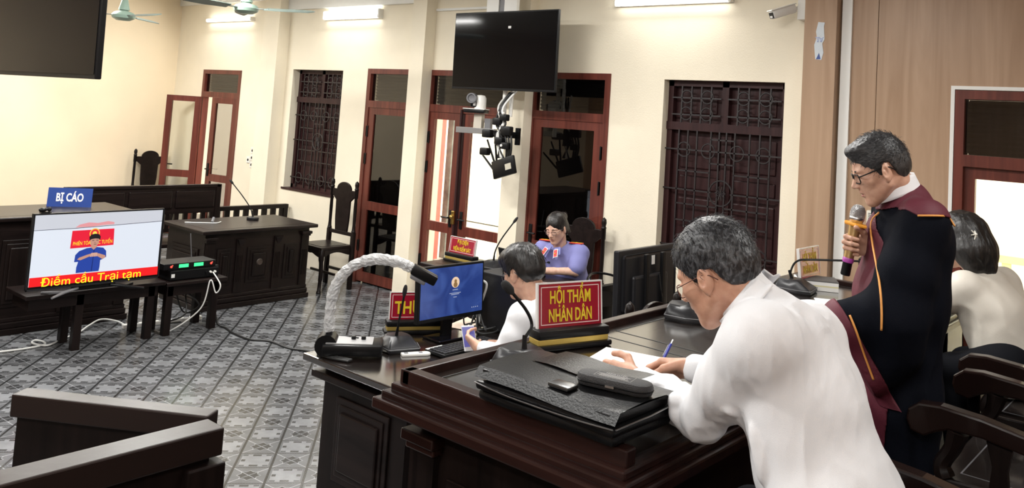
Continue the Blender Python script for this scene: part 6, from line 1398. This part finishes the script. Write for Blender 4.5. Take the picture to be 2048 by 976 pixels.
# ---------------------------------------------------------------- 4. the woman officer
def officer():
    H = V(-4.383, 5.510, 1.138); A = frame(head_dir((.12, -.99), math.radians(20)), roll=math.radians(4)); hs = .95
    J = dict(neck=V(-4.39, 5.58, .995), ls=V(-4.225, 5.63, .945), rs=V(-4.565, 5.575, .935), pelvis=V(-4.42, 5.86, .60), lhip=V(-4.33, 5.86, .60), rhip=V(-4.51, 5.86, .60), lknee=V(-4.30, 5.60, .56), rknee=V(-4.52, 5.60, .56),
             lank=V(-4.28, 5.66, .08), rank=V(-4.5, 5.66, .08), ltoe=V(-4.28, 5.545, .035), rtoe=V(-4.5, 5.545, .035))
    le, lw = V(-4.185, 5.545, .815), V(-4.36, 5.40, .805); re, rw = V(-4.62, 5.50, .83), V(-4.55, 5.38, .815)
    F = Field(); limb_body(F, J); arm_body(F, J['ls'], le, lw, (.042, .036, .022)); arm_body(F, J['rs'], re, rw, (.042, .036, .022))
    Fh = Field(); add_head(Fh, H, A, hs, True, neck=J['neck'], jaw=.92); Fl = Field(); add_hand(Fl, lw, (-.8, -.6, -.02), (0, 0, -1), 1, [(.3, .4, .3)] * 4, [(.7, .7, .1), (.9, .4, .1), (1, .2, .1)], .05, .9)
    Fl.seg(le + (lw - le) * .4, lw, .031, .024, .02); Fr = Field(); add_hand(Fr, rw, (.3, -.95, -.02), (0, 0, -1), -1, [(.3, .4, .3)] * 4, [(.7, .7, .1), (.9, .4, .1), (1, .2, .1)], .05, .9)
    p = body('woman officer in lavender uniform with red epaulettes at the far desk', [mesh_field(F, .010), mesh_field(Fh, .0055), mesh_field(Fl, .005), mesh_field(Fr, .005)], [SKIN_F], (-4.38, 5.83, 0))
    line = [(.14, .05), (.106, .044), (.092, .030), (.078, .010), (.060, -.014), (.036, -.030), (.022, -.036), (.010, -.012), (-.006, .0), (-.03, -.02), (-.06, -.075), (-.12, -.09)]
    hm = hair_mat('dark_brown_hair', (.010, .008, .008), .15, (.10, .08, .07), None, 80)
    def ex(F_, W, A_): F_.ell(W(-.118, -.0, .055), V(.040, .045, .042) * hs, A_, .015); F_.seg(W(-.09, .02, -.02), W(-.10, .05, -.12), .035, .022, .03)
    mesh_obj('hair', [mesh_field(hair_field(H, A, line, hs, .012, .014, .003, 70, part=.045, extra=ex), .004)], [hm], p)
    glasses('spectacles', H, A, hs, p, .0015, mat('thin_frame', (.12, .10, .11), .3, metal=.6), .024, .015, zc=-.004); brows(H, A, hs, p)
    Lp = Field(); W = lambda x, y, z: H + A @ (V(x, y, z) * hs); Lp.ell(W(.098, 0, -.0575), V(.0082, .0195, .0045), A, .002); Lp.ell(W(.0965, 0, -.0700), V(.0082, .017, .0052), A, .002); mesh_obj('lips', [mesh_field(Lp, .003)], [LIP], p)
    S = Field(); S.seg(J['ls'] + V(-.01, .01, -.008), J['rs'] + V(.01, .01, -.008), .070, .070, .05)
    S.path([J['neck'] + V(0, .03, -.05), V(-4.39, 5.68, .80), V(-4.385, 5.78, .64), V(-4.38, 5.83, .50)], [.07, .12, .125, .14], .09)
    for s_, o_ in (('ls', .07), ('rs', -.07)): S.path([J[s_], V(-4.39 + o_, 5.66, .80), V(-4.38 + o_, 5.82, .52)], [.06, .095, .10], .07)
    for s_, e_ in ((J['ls'], le), (J['rs'], re)): S.path([s_, s_ + (e_ - s_) * .55, s_ + (e_ - s_) * .80], [.070, .070, .066], .03)
    cutplane(S, (0, 0, .495), (0, 0, -1)); wrinkle(S, .006, 11, (1, 1, .7), 3.0); S.ell(J['neck'] + V(.005, -.085, -.05), V(.026, .05, .075), None, .01, -1); S.seg(J['neck'] + V(0, .0, .0), J['neck'] + V(0, -.03, .1), .060, .066, .005, -1)
    sh = mesh_obj('uniform_shirt', [mesh_field(S, .006)], [BLUEU], p)
    RED = mat('insignia_red', (.55, .02, .02), .5)
    for s_, sg in ((J['ls'], 1), (J['rs'], -1)):
        d = Vector(s_ + V(.03 * sg, -.0, .02) - J['neck'] - V(.055 * sg, .015, -.035)); M_ = T3(*(s_ + V(-.030 * sg, -.005, .076))) @ Rz(math.atan2(d.y, d.x) if sg > 0 else math.atan2(d.y, d.x)) @ Matrix.Rotation(-math.atan2(d.z, math.hypot(d.x, d.y)), 4, 'Y')
        q = MB().box(-.06, .055, -.026, .026, 0, .008, M_, bev=.003); o = q.build('epaulette', RED, sh); o.data.transform(base_matrix(sh).inverted())
        q = MB(); [q.box(-.05, .05, yy - .002, yy + .002, .008, .0095, M_) for yy in (-.010, .010)]; q.box(-.01, .01, -.008, .008, .008, .011, M_); o2 = q.build('gold_stripe', YELLOWT, o); o2.data.transform(base_matrix(o2.parent).inverted())
        c = V(*J['neck']) + V(.060 * sg, -.128, -.052); M_ = T3(*c) @ Matrix.Rotation(-.5, 4, 'X') @ Matrix.Rotation(-.35 * sg, 4, 'Y')
        q = MB().box(-.020, .020, -.006, 0, -.034, .034, M_); o = q.build('collar_tab', WHITET, sh); o.data.transform(base_matrix(sh).inverted()); q = MB().box(-.016, .016, -.008, -.005, -.030, .030, M_); o2 = q.build('collar_tab_red', RED, o); o2.data.transform(base_matrix(o2.parent).inverted())
        q = MB().ball(c + V(0, -.010, 0), .006); o2 = q.build('collar_star', YELLOWT, o, True); o2.data.transform(base_matrix(o2.parent).inverted())
        lap = [(0, 0), (.055 * sg, .012), (.078 * sg, -.05), (.02 * sg, -.10)]; 
        q = MB().prism([(a, b_) for a, b_ in lap], 0, .006, T3(*(J['neck'] + V(.018 * sg, -.088, -.012))) @ Matrix.Rotation(math.radians(62), 4, 'X'))
        o = q.build('collar', BLUEU, sh); o.data.transform(base_matrix(sh).inverted())
    M_ = T3(-4.475, 5.535, .845) @ Rz(-.25) @ Matrix.Rotation(-.3, 4, 'X'); q = MB().box(-.035, .035, -.010, -.004, -.008, .008, M_); o = q.build('name_badge', BLACKP, sh); o.data.transform(base_matrix(sh).inverted())
    q = MB().ball((-4.525, 5.535, .85), (.014, .008, .012)); o = q.build('gold_badge', GOLD, sh, True); o.data.transform(base_matrix(sh).inverted())
    t = Field()
    for s_ in 'lr': t.seg(J[s_ + 'hip'], J[s_ + 'knee'], .08, .06, .05); t.seg(J[s_ + 'knee'], J[s_ + 'ank'] + V(0, 0, .03), .058, .05, .03)
    t.seg(J['lhip'], J['rhip'], .11, .11, .06); mesh_obj('trousers', [mesh_field(t, .015)], [TROUS], p)
    t = Field()
    for s_ in 'lr': t.seg(J[s_ + 'ank'] + V(0, 0, -.02), J[s_ + 'toe'], .042, .034, .02)
    mesh_obj('shoes', [mesh_field(t, .012)], [BLACKP], p)
officer()

# ---------------------------------------------------------------- 5. the seated woman seen from behind
def woman_back():
    H = V(-1.095, 4.555, 1.575); A = frame(head_dir((-.95, .30), math.radians(22))); hs = .97
    J = dict(neck=V(-1.005, 4.555, 1.435), ls=V(-1.03, 4.38, 1.375), rs=V(-.94, 4.72, 1.37), pelvis=V(-.68, 4.45, .99), lhip=V(-.70, 4.36, .99), rhip=V(-.66, 4.54, .99), lknee=V(-1.08, 4.40, .99), rknee=V(-1.06, 4.58, .99),
             lank=V(-1.04, 4.4, .5), rank=V(-1.04, 4.58, .5), ltoe=V(-1.15, 4.4, .455), rtoe=V(-1.15, 4.58, .455))
    J['pelvis'] = V(-.84, 4.46, 1.04); J['lhip'] = V(-.86, 4.37, 1.04); J['rhip'] = V(-.82, 4.55, 1.04)
    le, lw = V(-1.17, 4.36, 1.275), V(-1.38, 4.48, 1.245); re, rw = V(-1.08, 4.80, 1.275), V(-1.34, 4.72, 1.245)
    F = Field(); limb_body(F, J); arm_body(F, J['ls'], le, lw); arm_body(F, J['rs'], re, rw)
    for w_, e_, th in ((lw, le, -1), (rw, re, 1)): add_hand(F, w_, w_ - e_, (0, 0, -1), th, [(.3, .4, .3)] * 4, [(.7, .7, .1), (.9, .4, .1), (1, .2, .1)], .05, .9)
    Fh = Field(); add_head(Fh, H, A, hs, True, neck=J['neck'])
    p = body('seated woman with long dark hair and cream blouse, back to the camera', [mesh_field(F, .008), mesh_field(Fh, .006)], [SKIN_F], (-.84, 4.5, .42))
    line = [(.14, .085), (.10, .075), (.075, .03), (.05, -.04), (.03, -.20), (-.12, -.30)]
    def ex(F_, W, A_):
        F_.path([W(-.05, -.045, .02), W(-.055, -.065, -.07), W(-.055, -.075, -.145)], [.065, .060, .040], .05); F_.path([W(-.05, .045, .02), W(-.055, .06, -.07), W(-.06, .07, -.14)], [.065, .060, .040], .05); F_.path([W(-.07, 0, .02), W(-.085, 0, -.07), W(-.095, 0, -.155)], [.07, .062, .04], .05)
    hm = hair_mat('long_black_hair', (.009, .008, .008), .12, (.12, .11, .10), (1, 1, .12), 110)
    mesh_obj('hair', [mesh_field(hair_field(H, A, line, hs, .016, .018, .008, 60, flow=(1, 1, .15), extra=ex), .005)], [hm], p)
    t = MB(); c = Vector((-1.000, 4.444, 1.622))
    for k in range(6):
        a = PI * k / 3; u_ = Vector(A @ V(.3, math.cos(a), math.sin(a))); t.tube([c, c + u_ * .026], [.004, .002], 6)
    t.ball(c, .007); o = t.build('flower_hairpin', mat('pearl_pin', (.8, .78, .70), .3), p, True); o.data.transform(base_matrix(p).inverted())
    S = Field(); S.seg(J['ls'] + V(.01, .02, -.015), J['rs'] + V(.01, -.02, -.015), .068, .068, .05)
    S.path([J['neck'] + V(.03, 0, -.04), V(-.93, 4.53, 1.26), V(-.87, 4.50, 1.10), V(-.84, 4.50, 1.02)], [.07, .12, .12, .125], .08)
    for s_, o_ in (('ls', -.085), ('rs', .085)): S.path([J[s_], V(-.92, 4.53 + o_, 1.24), V(-.85, 4.5 + o_, 1.02)], [.07, .115, .12], .07)
    for s_, e_, w_ in ((J['ls'], le, lw), (J['rs'], re, rw)): S.path([s_, (s_ + e_) / 2, e_], [.072, .068, .060], .03); S.path([e_, e_ + (w_ - e_) * .8], [.056, .044], .02)
    cutplane(S, (0, 0, .93), (0, 0, -1)); wrinkle(S, .008, 10, (1.1, 1, .8), 6.0); S.seg(J['neck'] + V(-.01, 0, .0), J['neck'] + V(-.04, 0, .1), .056, .06, .005, -1)
    mesh_obj('blouse', [mesh_field(S, .007)], [SHIRT2], p)
    t = Field(); t.seg(J['lhip'] + V(0, 0, .02), J['rhip'] + V(0, 0, .02), .118, .118, .06)
    for s_ in 'lr': t.seg(J[s_ + 'hip'], J[s_ + 'knee'], .10, .07, .07); t.seg(J[s_ + 'knee'], J[s_ + 'ank'] + V(0, 0, .05), .066, .05, .03)
    mesh_obj('trousers', [mesh_field(t, .012)], [TROUS], p)
    t = Field()
    for s_ in 'lr': t.seg(J[s_ + 'ank'] + V(0, 0, -.02), J[s_ + 'toe'], .04, .03, .02)
    mesh_obj('shoes', [mesh_field(t, .012)], [BLACKP], p)
woman_back()
